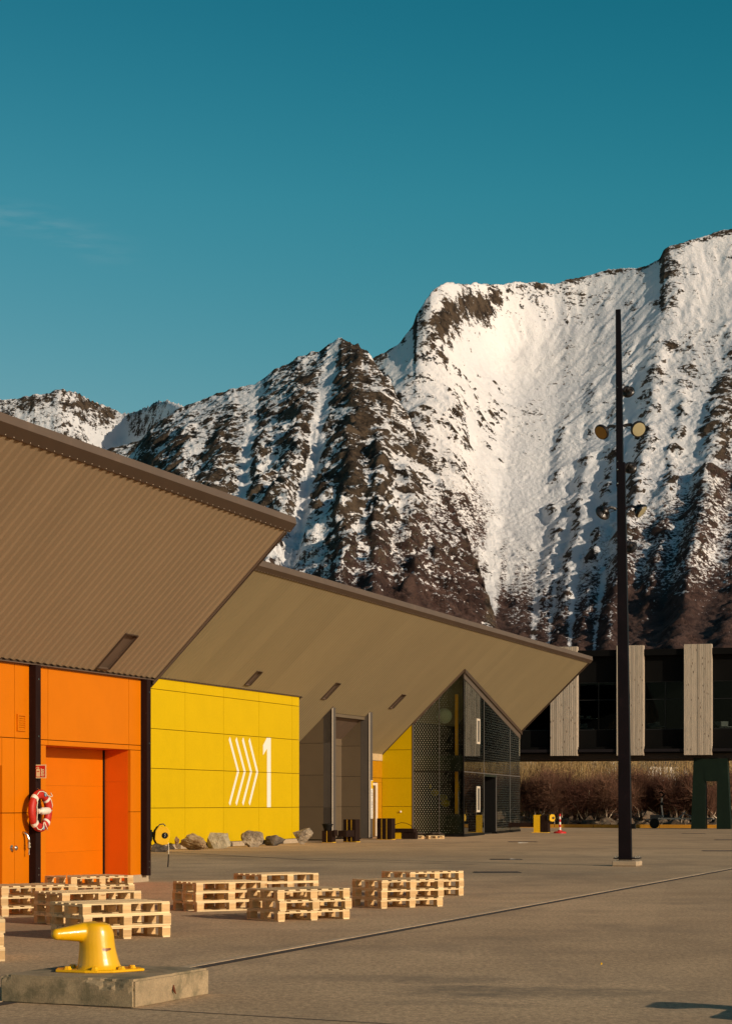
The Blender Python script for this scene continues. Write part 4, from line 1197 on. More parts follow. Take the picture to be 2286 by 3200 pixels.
def bush(n, R, h, seed, lean=.25, segs=3, r0=.02, r1=.005, base=(0, 0), sub=0, subl=.6):
    """stems fanning from the ground with side twigs"""
    g_ = np.random.default_rng(seed)
    P = np.stack([g_.normal(0, R * .35, n) + base[0], g_.normal(0, R * .35, n) + base[1], np.zeros(n)], 1)
    d = np.stack([g_.normal(0, lean, n), g_.normal(0, lean, n), np.ones(n)], 1); d /= np.linalg.norm(d, axis=1)[:, None]
    ln = h * g_.uniform(.55, 1.05, n) / segs
    out = []
    rr0 = np.full(n, r0)
    for s_ in range(segs):
        Q = P + d * ln[:, None]
        rr1 = rr0 * .62 if s_ < segs - 1 else np.full(n, r1)
        out.append(sticks(P, Q, rr0, rr1))
        if sub:
            for k in range(sub):
                f = g_.uniform(0, 1, n)[:, None]
                p2 = P + (Q - P) * f
                d2 = d + g_.normal(0, .55, (n, 3)); d2 /= np.linalg.norm(d2, axis=1)[:, None]
                l2 = (subl * g_.uniform(.5, 1.2, n) * (1 - .2 * s_))[:, None]
                out.append(sticks(p2, p2 + d2 * l2, rr0 * .4, np.full(n, r1 * .6)))
        P = Q; rr0 = rr1
        d = d + g_.normal(0, .14, (n, 3)); d /= np.linalg.norm(d, axis=1)[:, None]
    return out


# far tall tan stems: one mass
parts = []
for i in range(76):
    x = rng.uniform(2, 50); y = rng.uniform(143, 166)
    z = -1.4 + min((y - 131) / 14, 1) * 2.4
    h_ = rng.uniform(4.4, 6.6)
    for (V, Fc) in bush(85, 3.2, h_, 100 + i, lean=.17, r0=.032, r1=.009, sub=1, subl=1.4): parts.append((V + np.array([x, y, z]), Fc))
link('willow_thicket', np_mesh('willow_thicket', parts, [TW_TAN]), label='tall tan bare willow thicket rising behind the darker scrub', cat='thicket', kind='stuff')
parts = []
for i in range(80):
    x = rng.uniform(3, 50); y = rng.uniform(144, 152)
    z = -1.5 + min((y - 131) / 14, 1) * 2.4
    for (V, Fc) in bush(60, 2.6, rng.uniform(1.9, 3.7) * (1 if x < 19 else .66), 300 + i, lean=.45, r0=.02, r1=.006, sub=4, subl=.8): parts.append((V + np.array([x, y, z]), Fc))
link('alder_scrub', np_mesh('alder_scrub', parts, [TW_PURPLE]), label='low purple brown bare scrub along the shore bank', cat='scrub', kind='stuff')


def birch_parts(seed):
    g_ = np.random.default_rng(seed)
    tr, cr = [], []
    h_ = 1.0
    for k in range(g_.integers(2, 5)):
        P = np.array([[g_.normal(0, .18), g_.normal(0, .18), 0.]]); d = np.array([[g_.normal(0, .28), g_.normal(0, .2), 1.]])
        r = .06
        for s_ in range(5):
            d = d + g_.normal(0, .18, (1, 3)); d[0, 2] = max(d[0, 2], .5); d /= np.linalg.norm(d)
            Q = P + d * (.52 if s_ < 4 else .7)
            tr.append(sticks(P, Q, np.array([r]), np.array([r * .82])))
            if s_ >= 2:
                n = 30 * s_
                f = g_.uniform(0, 1, n)[:, None]; p2 = P + (Q - P) * f
                d2 = g_.normal(0, .75, (n, 3)) + np.array([0, 0, .75]); d2 /= np.linalg.norm(d2, axis=1)[:, None]
                q2 = p2 + d2 * g_.uniform(.3, .9, n)[:, None]
                cr.append(sticks(p2, q2, np.full(n, .012), np.full(n, .005)))
                d3 = d2 + g_.normal(0, .5, (n, 3)); q3 = q2 + d3 * .35
                cr.append(sticks(q2, q3, np.full(n, .006), np.full(n, .003)))
                m3 = q2 + g_.normal(0, .3, (n, 3)) + np.array([0, 0, .12])
                cr.append(sticks(q2 * .5 + p2 * .5, m3, np.full(n, .006), np.full(n, .003)))
            P = Q; r *= .82
    return np_mesh('birch_trunk', tr, [BARK]), np_mesh('birch_crown', cr, [TW_PURPLE])


bvar = [birch_parts(500 + i) for i in range(6)]
k = 0
for px in [1632, 1650, 1668, 1690, 1705, 1726, 1745, 1762, 1778, 1800, 1822, 1848, 1872, 1890, 1915, 1935, 1992, 2010, 2030, 2052, 2078, 2098, 2120, 2140, 2172, 2215, 2262, 2290, 2330, 2370]:
    Y = rng.uniform(138.5, 143.5)
    x = (px + rng.uniform(-6, 6) - CX) / F * Y
    z = -1.5 + (Y - 131) / 14 * 2.4 + .1
    t_ = empty('birch_tree', (x, Y, z), rng.uniform(0, 6.28), label='small bare birch with pale crooked stems and purple brown twigs on the shore bank', cat='tree', group='small bare birches along the shore bank')
    s_ = rng.uniform(.8, 1.25); t_.scale = (s_, s_, s_ * rng.uniform(.85, 1.1))
    link('trunk', bvar[k % 6][0], t_); link('crown', bvar[k % 6][1], t_); k += 1

# houses beyond
WWALL = mat('white_clapboard', (0.72, 0.68, 0.60), 0.6, var=.05)
RF = mat('dark_roof', (0.05, 0.042, 0.04), .7, var=.2)
ROOFL = mat('pale_roof', (0.30, 0.27, 0.24), .7, var=.2)
def house(px, wpx, ytop, Y, depth, label, hw=3.2, rz=0.0, roof=RF, gable=True):
    p = at(px, ytop, Y); w = wpx / F * Y
    z0 = -1.6 + 2.4 + (Y - 150) * .010
    h = empty('house', (p.x, Y, z0), rz, label=label, cat='house')
    top = p.z - z0; ev = top - w * .32 if gable else top - 1.0
    MB().prism([(-w / 2, 0, 0), (w / 2, 0, 0), (w / 2, 0, ev), (0, 0, top), (-w / 2, 0, ev)], (0, depth, 0)).build('wall', WWALL, h)
    for s_ in (-1, 1):
        MB().prism([(0, -.3, top + .03), (s_ * (w / 2 + .35), -.3, ev - .2), (s_ * (w / 2 + .35), -.3, ev), (0, -.3, top + .25)], (0, depth + .6, 0)).build('roof', roof, h)
    wn_ = MB().box2((-w * .18, -.06, ev - 1.9), (w * .0, -.002, ev - .7)).build('window', WWALL, h)
    MB().box2((-w * .16, -.08, ev - 1.8), (-w * .02, -.062, ev - .8)).build('pane', BLACK, wn_)
    return h
house(1861, 92, 2368, 330, 9, 'white gabled house showing above the thicket left of the mast', 3)
house(1922, 80, 2362, 340, 9, 'white house with a pale roof just left of the mast', 3, rz=.9, roof=ROOFL)
house(1994, 84, 2364, 345, 9, 'grey roofed house showing right of the mast above the thicket', 3, rz=-.9)
house(2140, 19, 2399, 250, 3, 'tiny white hut high in the tan thicket', 3)
p = at(1660, 2376, 260)
fb = empty('flat_roofed_house', (p.x, 260, 1.8), label='white flat roofed house beyond the thicket beside the glass corner', cat='house')
MB().box2((-3.2, 0, 0), (.7, 6, p.z - 1.8)).build('wall', WWALL, fb)
MB().box2((.71, 0, 0), (2.3, 5, p.z - 2.9)).build('annex', WWALL, fb)
MB().box2((-3.3, -.1, p.z - 1.79), (.8, 6.1, p.z - 1.6)).build('roof', ROOFL, fb)
for px, yt in ((1737, 2380), (1783, 2380), (1781, 2400)):
    p = at(px, yt, 175)
    MB().tube([(0, 0, 0), (0, 0, p.z - 1)], [.07, .05], 6).build('flagpole' if px == 1737 else 'lamp_pole', WHITE, None, label={1737: 'thin pale pole rising from the thicket left of the gabled house', 1783: 'slender white pole at the thicket right of the pale pole', 1781: 'short white pole in front of the slender white pole'}[px], cat='pole').location = (p.x, 175, 1)

# ================================================================== lighting mast
LY = 50.4
mc = gnd(1958, 2706)
mast = empty('floodlight_mast', mc, ROT, label='tall tapering black steel floodlight mast with round lamps on a concrete block', cat='lamp post')
# local: x along, y = -outwards
MB().box2((-.34, -.32, 0), (.34, .32, .13)).build('mast_plinth', CONC, mast, bevel=.02)
MASTM = mat('mast_dark_steel', (0.007, 0.004, 0.006), 0.5, var=.3, vscale=2, spec=.2, dirt=(0.03, 0.014, 0.016, .5), dscale=2)
def ml(px, py, out=0.0):
    """local mast coordinates of a photo pixel on the vertical plane through the mast facing the camera end"""
    p = at(px, py, mc.y)
    d = p - mc
    return d.x, d.z
prof = []
for (xl, xr, xe, y) in ((1930.7, 1968.5, 1976.3, 2687), (1928.5, 1961, 1971, 2200), (1926, 1949.5, 1957, 1580), (1925.4, 1948.5, 1953.5, 1470)):
    pass
zb = .24
def ring4(pxl, pxm, pxr, py):
    """corner positions: left & middle edges of the camera-facing side, right edge of the outer side"""
    x0, z = ml(pxl, py); x1, _ = ml(pxm, py); x2, _ = ml(pxr, py)
    wn_ = (x1 - x0) / NV.x; wd_ = (x2 - x1) / .43
    base_ = Vector((x0, 0, 0))
    inv = lambda v: Vector((v.x * DV.x + v.y * DV.y, -(v.x * NV.x + v.y * NV.y), 0))
    a = inv(base_); b = inv(base_ + NV * wn_); c = inv(base_ + NV * wn_ + DV * wd_); d = inv(base_ + DV * wd_)
    return [q + Vector((0, 0, z)) for q in (a, b, c, d)]
def loft(rings):
    mb = MB(); n = len(rings)
    mb.add([v for r in rings for v in r], [(i * 4 + k, i * 4 + (k + 1) % 4, i * 4 + 4 + (k + 1) % 4, i * 4 + 4 + k) for i in range(n - 1) for k in range(4)] + [(3, 2, 1, 0), tuple((n - 1) * 4 + k for k in range(4))])
    return mb
low = loft([ring4(1930.7, 1968.5, 1976.3, 2687), ring4(1928.8, 1962, 1970, 2250), ring4(1925.5, 1948.8, 1954.5, 1445)]).build('pole', MASTM, mast)
up = loft([ring4(1925.0, 1945.5, 1951.5, 1520), ring4(1924, 1943, 1948.5, 1300), ring4(1923.2, 1937.5, 1940.6, 967)]).build('pole', MASTM, mast)
up.location = (.004, .012, 0)
mb = MB(); mb.box((0.02, -.0, .20), (.52, .62, .028)); mb.build('base_plate', MASTM, mast)
for (sx_, sy_) in ((-.2, -.26), (-.2, .26), (.22, -.26), (.22, .26), (0, -.27), (0, .27)):
    MB().lathe([(.014, 0), (.014, .075), (.03, .076), (.03, .10), (.014, .101), (.014, .145)], (sx_, sy_, .13), (0, 0, 1), 8).build('anchor_bolt', STEEL, mast)
for py_, r_ in ((1211, .011), (1468, .02), (1511, .02), (1442, .011), (1700, .011)):
    for px_ in (1928.5, 1941.5):
        x, z = ml(px_, py_); v = Vector((x, 0, 0)); l_ = Vector((v.x * DV.x, -v.x * NV.x, z))
        MB().lathe([(r_, -.05), (r_, .025), (r_ * .6, .03)], l_ + Vector((-.01, 0, 0)), (-1, 0, 0), 8).build('bolt', STEEL, mast)
for (px_, py_, w_) in ((1946.5, 2377, .062), (1944.5, 2608, .066)):
    x, z = ml(px_, py_); l_ = Vector((x * DV.x, -x * NV.x, z))
    MB().box(l_ + Vector((-.010, 0, 0)), (.004, w_, w_)).build('sticker', WHITE, mast)
x, z = ml(1979, 2582); l_ = Vector((x * DV.x, -x * NV.x, z))
MB().box(l_, (.12, .08, .13)).build('socket_box', BLACK, mast)
LENS = mat('frosted_lamp_lens', (0.36, 0.33, 0.20), .35, var=.05, vscale=20)
LENS_A = mat('warm_lamp_lens', (0.42, 0.20, 0.035), .3, var=.1, vscale=20)
LAMPB = mat('black_lamp_housing', (0.012, 0.011, 0.012), .35, var=.2)
def flood(pxc, pyc, diam_px, nrm, pivot_px, pivot_py, dy=0.0, lens=LENS, front=True):
    """nrm is the world direction the lens looks"""
    fl = bpy.data.objects.new('floodlight', None); COL.objects.link(fl); fl.parent = mast
    k = mc.y + dy
    c = at(pxc, pyc, k) - mc; R = diam_px / 2 / F * k
    toL = lambda v: Vector((v.x * DV.x + v.y * DV.y, -(v.x * NV.x + v.y * NV.y), v.z))
    cl = toL(c); n_ = toL(Vector(nrm)).normalized()
    pv = toL(at(pivot_px, pivot_py, mc.y + .05) - mc)
    MB().lathe([(R * .94, .0), (R, -.02), (R, -.06), (R * .86, -.085), (R * .55, -.12), (R * .45, -.20), (R * .25, -.225)], cl, n_, 24).build('lamp_housing', LAMPB, fl, smooth=False)
    MB().lathe([(R * .84, -.004), (R * .84, .006), (R * .5, .012)], cl, n_, 24).build('lamp_lens', lens, fl)
    # cooling fins
    m_ = MB(); a = n_.orthogonal().normalized(); b = n_.cross(a)
    for q in range(8):
        an = math.pi * 2 * q / 8; dr_ = a * math.cos(an) + b * math.sin(an); tn = n_.cross(dr_)
        m_.prism([cl - n_ * .09 + dr_ * R * .3 - tn * .004, cl - n_ * .09 + dr_ * R * .9 - tn * .004, cl - n_ * .16 + dr_ * R * .62 - tn * .004, cl - n_ * .21 + dr_ * R * .3 - tn * .004], tn * .008)
    m_.build('cooling_fin', LAMPB, fl, kind='stuff')
    # yoke and arm
    bk = cl - n_ * .17
    side = (pv - bk); side.z = 0; side.normalize()
    mid = bk.lerp(pv, .45) + Vector((0, 0, .06))
    MB().tube([cl - n_ * .12 + side * R * .2, bk + side * .05 + Vector((0, 0, .02)), mid, mid.lerp(pv, .5) + Vector((0, 0, .01)), pv], .042, 6).build('bracket', LAMPB, fl)
    MB().tube([bk, bk.lerp(pv, .35) - Vector((0, 0, .07)), bk.lerp(pv, .8) - Vector((0, 0, .03)), pv], .008, 5).build('cable', BLACK, fl)
    return fl
flood(1876, 1352, 50, (-.62, -.56, -.54), 1922, 1334, lens=LENS_A)
flood(1994.5, 1342, 51, (.30, -.86, -.42), 1948, 1331, lens=LENS)
flood(1963, 1228, 40, (.35, .75, -.45), 1946, 1222, dy=.3)
flood(1970, 1465, 40, (.35, .80, -.45), 1950, 1462, dy=.3)
flood(1879, 1606, 50, (-.45, .70, -.50), 1924, 1592, dy=.12)
flood(2005, 1600, 48, (.70, -.30, -.64), 1952, 1590, dy=-.05)
flood(1973, 1714, 40, (.50, .62, -.5), 1956, 1706, dy=.3)

# ================================================================== pallets
def pallet_meshes():
    M_ = {}
    def bx(n_, d, m_=PALLET): M_[n_] = MB().box((0, 0, 0), d).mesh(n_, m_)
    bx('deck_long', (1.2, .13, .018)); bx('deck_long2', (1.2, .095, .018)); bx('deck_short', (.8, .11, .018)); bx('deck_short_r', (.11, .8, .018))
    bx('cross_short', (.115, .8, .018)); bx('cross_long', (1.2, .10, .018)); bx('block', (.115, .12, .090), PALLET_END); bx('block_n', (.115, .095, .090), PALLET_END)
    bx('bot_long', (1.2, .095, .018)); bx('bot_short', (.10, .8, .018))
    return M_
PM = pallet_meshes()
def make_pallet(kind):
    """kind 0: deck boards along the long side, runners along it too; 1: deck and runners across; 2: deck along, runners across"""
    e_ = empty('pallet', (0, 0, 0))
    zb_, zk, zc_, zd = .009, .063, .117, .135
    for x in (-.5425, 0, .5425):
        for y in (-.35, 0, .35): link('block', PM['block_n'], e_, (x, y, zk))
    if kind == 1:
        for y in (-.34, 0, .34): link('stringer_board', PM['cross_long'], e_, (0, y, zc_))
        for i in range(7): link('deck_board', PM['deck_short_r'], e_, (-.54 + i * .18, 0, zd))
        for x in (-.5425, 0, .5425): link('runner', PM['bot_short'], e_, (x, 0, zb_))
    else:
        for x in (-.5425, 0, .5425): link('stringer_board', PM['cross_short'], e_, (x, 0, zc_))
        for y, k_ in ((-.3275, 0), (-.165, 1), (0, 0), (.165, 1), (.3275, 0)): link('deck_board', PM['deck_long2' if k_ else 'deck_long'], e_, (0, y, zd))
        if kind == 0:
            for y in (-.35, 0, .35): link('runner', PM['bot_long'], e_, (0, y, zb_))
        else:
            for x in (-.5425, 0, .5425): link('runner', PM['bot_short'], e_, (x, 0, zb_))
    return e_
protos = {k_: make_pallet(k_) for k_ in (0, 1, 2)}
used_p = set()
def solve_theta(c, xr, L_):
    lo, hi = -0.2, 1.45
    f_ = lambda th: CX + F * (c.x + L_ * math.cos(th)) / (c.y + L_ * math.sin(th)) - xr
    for _ in range(50):
        m_ = (lo + hi) / 2
        if f_(m_) > 0: lo = m_
        else: hi = m_
    return (lo + hi) / 2
def stack(near, xr, kinds, where, th=None, top=None):
    """near: photo pixel of the near bottom corner; xr: pixel column of the right end"""
    if top: Y = F * (H - .144 * len(kinds)) / (near[1] - HZ); c = Vector(((near[0] - CX) / F * Y, Y, 0))
    else: c = gnd(*near)
    th = solve_theta(c, xr, 1.2) if th is None else th
    e1 = Vector((math.cos(th), math.sin(th), 0)); e2 = Vector((-math.sin(th), math.cos(th), 0))
    ctr = c + e1 * .6 + e2 * .4
    nm = ['bottom', 'middle', 'top'] if len(kinds) == 3 else ['bottom', 'top']
    for i, kd in enumerate(kinds):
        o = protos[kd] if kd not in used_p else copy_tree(protos[kd])
        used_p.add(kd)
        o.location = ctr + e1 * random.uniform(-.012, .012) + e2 * random.uniform(-.012, .012) + Vector((0, 0, .0005 + .1445 * i))
        o.rotation_euler = (0, 0, th + random.uniform(-.012, .012))
        tag(o, '%s pine pallet of the stack %s' % (nm[i], where), 'pallet', 'raw pine pallets stacked on the quay')
    print('stack', where, 'theta', round(math.degrees(th), 1), 'Y', round(c.y, 1))
stack((871, 2881), 1096, (1, 1, 1), 'in the middle foreground')
stack((1190.6, 2839.6), 1384.5, (1, 1, 1), 'second from the right, before another')
stack((1282.4, 2725.9), 1448, (1, 1, 1), 'farthest right, behind another', top=True)
stack((612.4, 2849.6), 833, (0, 0, 0), 'just left of the middle foreground one')
stack((816.7, 2733), 995.5, (0, 0, 0), 'farthest back in the middle', top=True)
stack((262.7, 2825.9), 534.4, (2, 0, 0), 'directly behind the yellow bollard', top=True)
stack((196.5, 2791.4), 443, (0, 0, 0), 'second behind the yellow bollard', top=True)
stack((5, 2770.7), 236, (1, 1, 1), 'at the left edge below the dark column', top=True)
stack((224, 2741.4), 420, (1, 1, 1), 'in front of the orange door', top=True)
cc = gnd(16, 3004)
th_ = R_(14); e1 = Vector((math.cos(th_), math.sin(th_), 0))
cn = cc - e1 * 1.2
stack((CX + F * cn.x / cn.y, HZ + F * H / cn.y), 16, (0, 1, 0), 'cut off by the left picture edge', th=th_)
# orange strap hanging on the stack by the door
sp_ = at(209, 2781, 30.6)
sm_ = MB(); sm_.box((0, 0, .12), (.02, .008, .24)); sm_.box((0, -.02, .245), (.018, .05, .008)); sm_.box((-.03, 0, .006), (.09, .02, .012))
sm_.build('orange_strap', mat('orange_webbing', (0.85, 0.22, 0.005), .6), None, label='thin orange strap end standing up from the pallets by the orange door', cat='strap').location = sp_

# ================================================================== mooring bollard on its concrete block
TB_ = R_(23.5)
a_v = Vector((math.sin(TB_), math.cos(TB_), 0)); b_v = Vector((-math.cos(TB_), math.sin(TB_), 0))
near = gnd(420, 3151)
bc = near + a_v * .63 + b_v * .63
blk = empty('concrete_bollard_block', bc, math.pi / 2 - TB_, label='chipped square concrete block carrying the yellow bollard in the left foreground', cat='block')
bm = bmesh.new(); bmesh.ops.create_cube(bm, size=1)
for v in bm.verts: v.co = Vector((v.co.x * 1.26, v.co.y * 1.26, v.co.z * .235 + .1075))
bmesh.ops.bevel(bm, geom=list(bm.edges), offset=.018, segments=2, affect='EDGES')
bmesh.ops.triangulate(bm, faces=bm.faces)
for _ in range(5): bmesh.ops.subdivide_edges(bm, edges=[e for e in bm.edges if e.calc_length() > .035], cuts=1, use_grid_fill=True)
from mathutils import noise as mn
# local x = a_v (away), local y = b_v... (near corner is at x=-.63, y=-.63)
for v in bm.verts:
    n_ = mn.fractal(v.co * 6, 1.0, 2.0, 4)
    v.co += Vector((n_ * .003, n_ * .003, n_ * .002))
    # chips: bitten out of the near top edge
    for (cx_, cy_, cz_, r_) in ((-.63, -.36, .225, .10), (-.63, -.47, .215, .085), (-.63, -.25, .232, .06), (-.63, .60, .225, .06), (-.63, -.63, .14, .035), (-.60, -.63, .235, .04)):
        d_ = v.co - Vector((cx_, cy_, cz_)); dd = d_.length + mn.noise(v.co * 28) * .03
        if dd < r_: v.co += (Vector((0, 0, .1)) - v.co).normalized() * (r_ - dd) * .55
me = bpy.data.meshes.new('block'); bm.to_mesh(me); bm.free()
CB = mat('mossy_block_concrete', (0.34, 0.26, 0.155), .92, var=.22, vscale=4, fine=.18, fscale=80, bump=.35, bscale=70, dirt=(0.11, 0.10, 0.055, .75), dscale=3.2, dlo=.45, dhi=.65)
me.materials.append(CB)
link('block_body', me, blk)
MB().tube([(.0, -.634, .13), (-.02, -.65, .09), (.005, -.652, .06)], [.006, .012, .004], 6).build('rusty_lifting_eye', mat('rust', (0.14, 0.04, 0.012), .8, var=.3), blk)
TBZ = .2265
bpos = at(303, HZ, bc.y + .0); bpos = Vector((bpos.x, bc.y, TBZ))
bol = empty('mooring_bollard', bpos, R_(8), label='glossy yellow single horn mooring bollard bolted to the concrete block in the foreground', cat='bollard')
# local x = picture right, y = away; body by merged tapers
bmh = MB()
prof_c = [((.02, 0, .0), .235, .20), ((.02, 0, .02), .200, .18), ((.018, 0, .05), .178, .165), ((.012, 0, .10), .166, .155), ((.005, 0, .18), .152, .146), ((.0, 0, .25), .147, .141), ((.0, 0, .30), .143, .136), ((-.002, 0, .34), .136, .130), ((-.006, 0, .385), .118, .116), ((-.022, 0, .405), .085, .088)]
n = 28; vs = []
for (c, rx, ry) in prof_c:
    for k in range(n):
        a = 2 * math.pi * k / n
        vs.append((c[0] + rx * math.cos(a), c[1] + ry * math.sin(a), c[2]))
m_ = len(prof_c)
bmh.add(vs, [(i * n + k, i * n + (k + 1) % n, (i + 1) * n + (k + 1) % n, (i + 1) * n + k) for i in range(m_ - 1) for k in range(n)] + [tuple(range(n))[::-1], tuple((m_ - 1) * n + k for k in range(n))])
hp = [((.03, .03, .32), .06), ((-.02, .01, .325), .092), ((-.10, -.03, .325), .085), ((-.18, -.075, .322), .070), ((-.25, -.115, .320), .058), ((-.300, -.143, .318), .052), ((-.307, -.147, .318), .047), ((-.320, -.154, .318), .050), ((-.347, -.170, .317), .043), ((-.363, -.179, .317), .024), ((-.367, -.181, .317), .006)]
bmh.tube([Vector(p_) for p_, _ in hp], [r_ for _, r_ in hp], 24)
body = bmh.build('bollard_body', YPAINT, bol, smooth=True)
rm = body.modifiers.new('r', 'REMESH'); rm.mode = 'VOXEL'; rm.voxel_size = .0075; rm.use_smooth_shade = True
sm = body.modifiers.new('s', 'SMOOTH'); sm.factor = .6; sm.iterations = 7
mb = MB()
pl = [(-.34, -.10), (-.10, -.235), (.0, -.25), (.13, -.235), (.395, -.06), (.36, .10), (.12, .25), (-.1, .25), (-.33, .10)]
mb.prism([(x, y, 0) for x, y in pl], (0, 0, .022))
mb.build('base_plate', YPAINT, bol, bevel=.006)
for (x, y) in ((-.24, -.07), (-.02, -.19), (.29, -.01), (-.20, .12), (.12, .17), (.2, -.13)):
    MB().lathe([(.034, 0), (.034, .010), (.028, .012), (.026, .024), (.012, .027)], (x, y, .022), (0, 0, 1), 6).build('anchor_nut', YPAINT, bol)
# its neighbour outside the frame on the right, whose shadow reaches in
blk2 = copy_tree(blk); blk2.location = (3.92, 14.95, 0)
tag(blk2, 'square concrete block just out of the picture at right carrying another bollard', 'block')
bol2 = copy_tree(bol); bol2.location = (3.92, 14.95, TBZ)
tag(bol2, 'second yellow mooring bollard, just out of the picture at the right', 'bollard')

# ================================================================== hose reels
def reel(loc, rz, label, s_=1.0, hang=.42):
    e_ = empty('hose_reel', loc, rz, label=label, cat='hose reel'); e_.scale = (s_, s_, s_)
    # local x right, y away from the viewer, octagonal yellow shell
    oc = [(-.145, .10), (-.075, .20), (.10, .185), (.155, .10), (.165, -.03), (.12, -.19), (.0, -.205), (-.12, -.165), (-.16, -.08)]
    MB().prism([(x, 0, z) for x, z in oc], (0, .07, 0)).build('shell', YPLAST, e_, bevel=.012)
    MB().prism([(x - .02, .075, z) for x, z in oc], (0, .05, 0)).build('inner_ring', BLACK, e_)
    MB().prism([(x - .035, .13, z) for x, z in oc], (0, .07, 0)).build('shell', YPLAST, e_, bevel=.012)
    MB().lathe([(.066, 0), (.066, .008), (.06, .012)], (.06, -.001, .0), (0, -1, 0), 20).build('hub_badge', BLACK, e_)
    mb_ = MB(); mb_.tube([(.075, -.014, .04), (.05, -.014, .025), (.068, -.014, .0), (.05, -.014, -.03)], .005, 4)
    mb_.build('badge_mark', TRIMLIGHT, e_, kind='stuff')
    MB().tube([(-.08, .04, .19), (-.05, .04, .235), (.03, .04, .245), (.07, .04, .20)], .014, 6).build('handle', mat('blue_black_handle', (0.012, 0.02, 0.045), .5), e_)
    mb_ = MB()
    for z in (.07, -.07): mb_.box((-.16, .06, z), (.14, .05, .02))
    mb_.box((-.24, .08, 0), (.06, .10, .24)); mb_.build('bracket', BLACK, e_)
    MB().tube([(.13, .035, -.15), (.14, .03, -.25), (.138, .03, -.25 - hang * .35)], .008, 6).build('hose_end', ROPE, e_)
    MB().tube([(.138, .03, -.25 - hang * .35), (.13, .03, -.25 - hang * .75), (.12, .03, -.25 - hang)], .014, 6).build('hose_nozzle', BLACK, e_)
    return e_
ry = 42.2
rp_ = at(507, 2611, ry)
reel(rp_, R_(8), 'yellow octagonal hose reel hanging beside the end column of the orange building')
hp_ = at(474, HZ, ry + .4); hp_.z = 0
post = empty('reel_post', (hp_.x - .10, ry + .35, 0), R_(8), label='dark and yellow post half hidden behind the end column carrying the hose reel', cat='post')
MB().box2((-.14, -.06, 0), (.06, .14, 1.1)).build('post_body', TIMBER_D, post)
MB().box2((-.15, -.07, .62), (.10, -.061, .84)).build('yellow_plate', YPLAST, post)
MB().box2((.06, -.02, .88), (.16, .04, 1.0)).build('bracket_arm', BLACK, post)

# far reel bollard, marker and trailer
fp = gnd(1694, 2602)
ft = empty('far_timber_bollard', fp, ROT, label='dark timber and yellow mooring post carrying a hose reel near the far kerb', cat='bollard')
def k2(px): return (px - CX) / F * fp.y - fp.x
MB().box((-.05, .28, .48), (.30, .34, .96)).build('yellow_side', YPLAST, ft)
MB().box((.10, -.12, .47), (.52, .42, .94)).build('timber_side', TIMBER_D, ft)
MB().box((-.02, 0.1, .012), (.5, .9, .024)).build('foot_plate', YPLAST, ft)
MB().box((-.05, 1.2, .42), (.2, 1.5, .24)).build('timber_beam', TIMBER_D, ft)
r2_ = at(1724, 2556, fp.y - .3)
reel(r2_, R_(8), 'small yellow hose reel on the far timber bollard near the shore', 1.0, .25)
mk = gnd(1748, 2604)
mkr = empty('marker_post', mk, 0, label='thin red and white striped marker post with red foot near the far kerb', cat='marker post')
MB().lathe([(.34, 0), (.34, .05), (.30, .09), (.12, .12), (.10, .18)], (0, 0, 0), (0, 0, 1), 14).build('red_foot', RED, mkr)
for i in range(6):
    MB().lathe([(.062 - i * .003, 0), (.060 - i * .003, .14)], (0, 0, .18 + i * .142), (0, 0, 1), 10).build('red_band' if i % 2 else 'white_band', RED if i % 2 else WHITE, mkr)
tg = gnd(2112, 2589)
trl = empty('boat_trailer', tg, math.atan2(EV.y, EV.x), label='galvanised boat trailer with winch post parked by the green leg near the kerb', cat='trailer')
GALV = mat('galvanised_steel', (0.42, 0.40, 0.36), .45, metal=.5, var=.15, vscale=8)
for y in (-.45, .45): MB().box((.6, y, .62), (3.4, .07, .10)).build('frame_rail', GALV, trl)
for x in (-.9, .2, 1.2, 2.2): MB().box((x, 0, .63), (.08, .84, .08)).build('cross_member', GALV, trl)
MB().tube([(-1.1, 0, .62), (-1.9, 0, .55)], .05, 8).build('drawbar', GALV, trl)
MB().tube([(-.85, 0, .7), (-.95, 0, 1.5), (-.9, 0, 1.95)], .05, 8).build('winch_post', GALV, trl)
MB().lathe([(.10, -.12), (.10, .12)], (-.9, 0, 1.55), (0, 1, 0), 12).build('winch_drum', BLACK, trl)
MB().tube([(-.9, 0, 1.95), (-.75, 0, 2.15), (-.95, 0, 2.3), (-1.1, 0, 2.2)], .06, 6).build('bow_stop', BLACK, trl)
for x, y in ((-1.35, -.3), (1.5, -.68), (1.5, .68)):
    w_ = MB().lathe([(.12, -.09), (.28, -.09), (.31, -.05), (.31, .05), (.28, .09), (.12, .09)], (x, y, .31), (0, 1, 0), 18).build('wheel', BLACK, trl)
    MB().lathe([(.115, -.07), (.115, .07)], (x, y, .31), (0, 1, 0), 12).build('rim', GALV, w_)
MB().box((-1.3, 0, .68), (.65, .6, .34)).build('tool_box', mat('dark_grey_box', (.05, .05, .05), .5), trl)
MB().tube([(0.2, -.4, .7), (.6, -.2, 1.05)], .03, 6).build('bunk_arm', GALV, trl); MB().tube([(1.1, -.4, .7), (.3, .2, 1.0)], .03, 6).build('bunk_arm', GALV, trl)

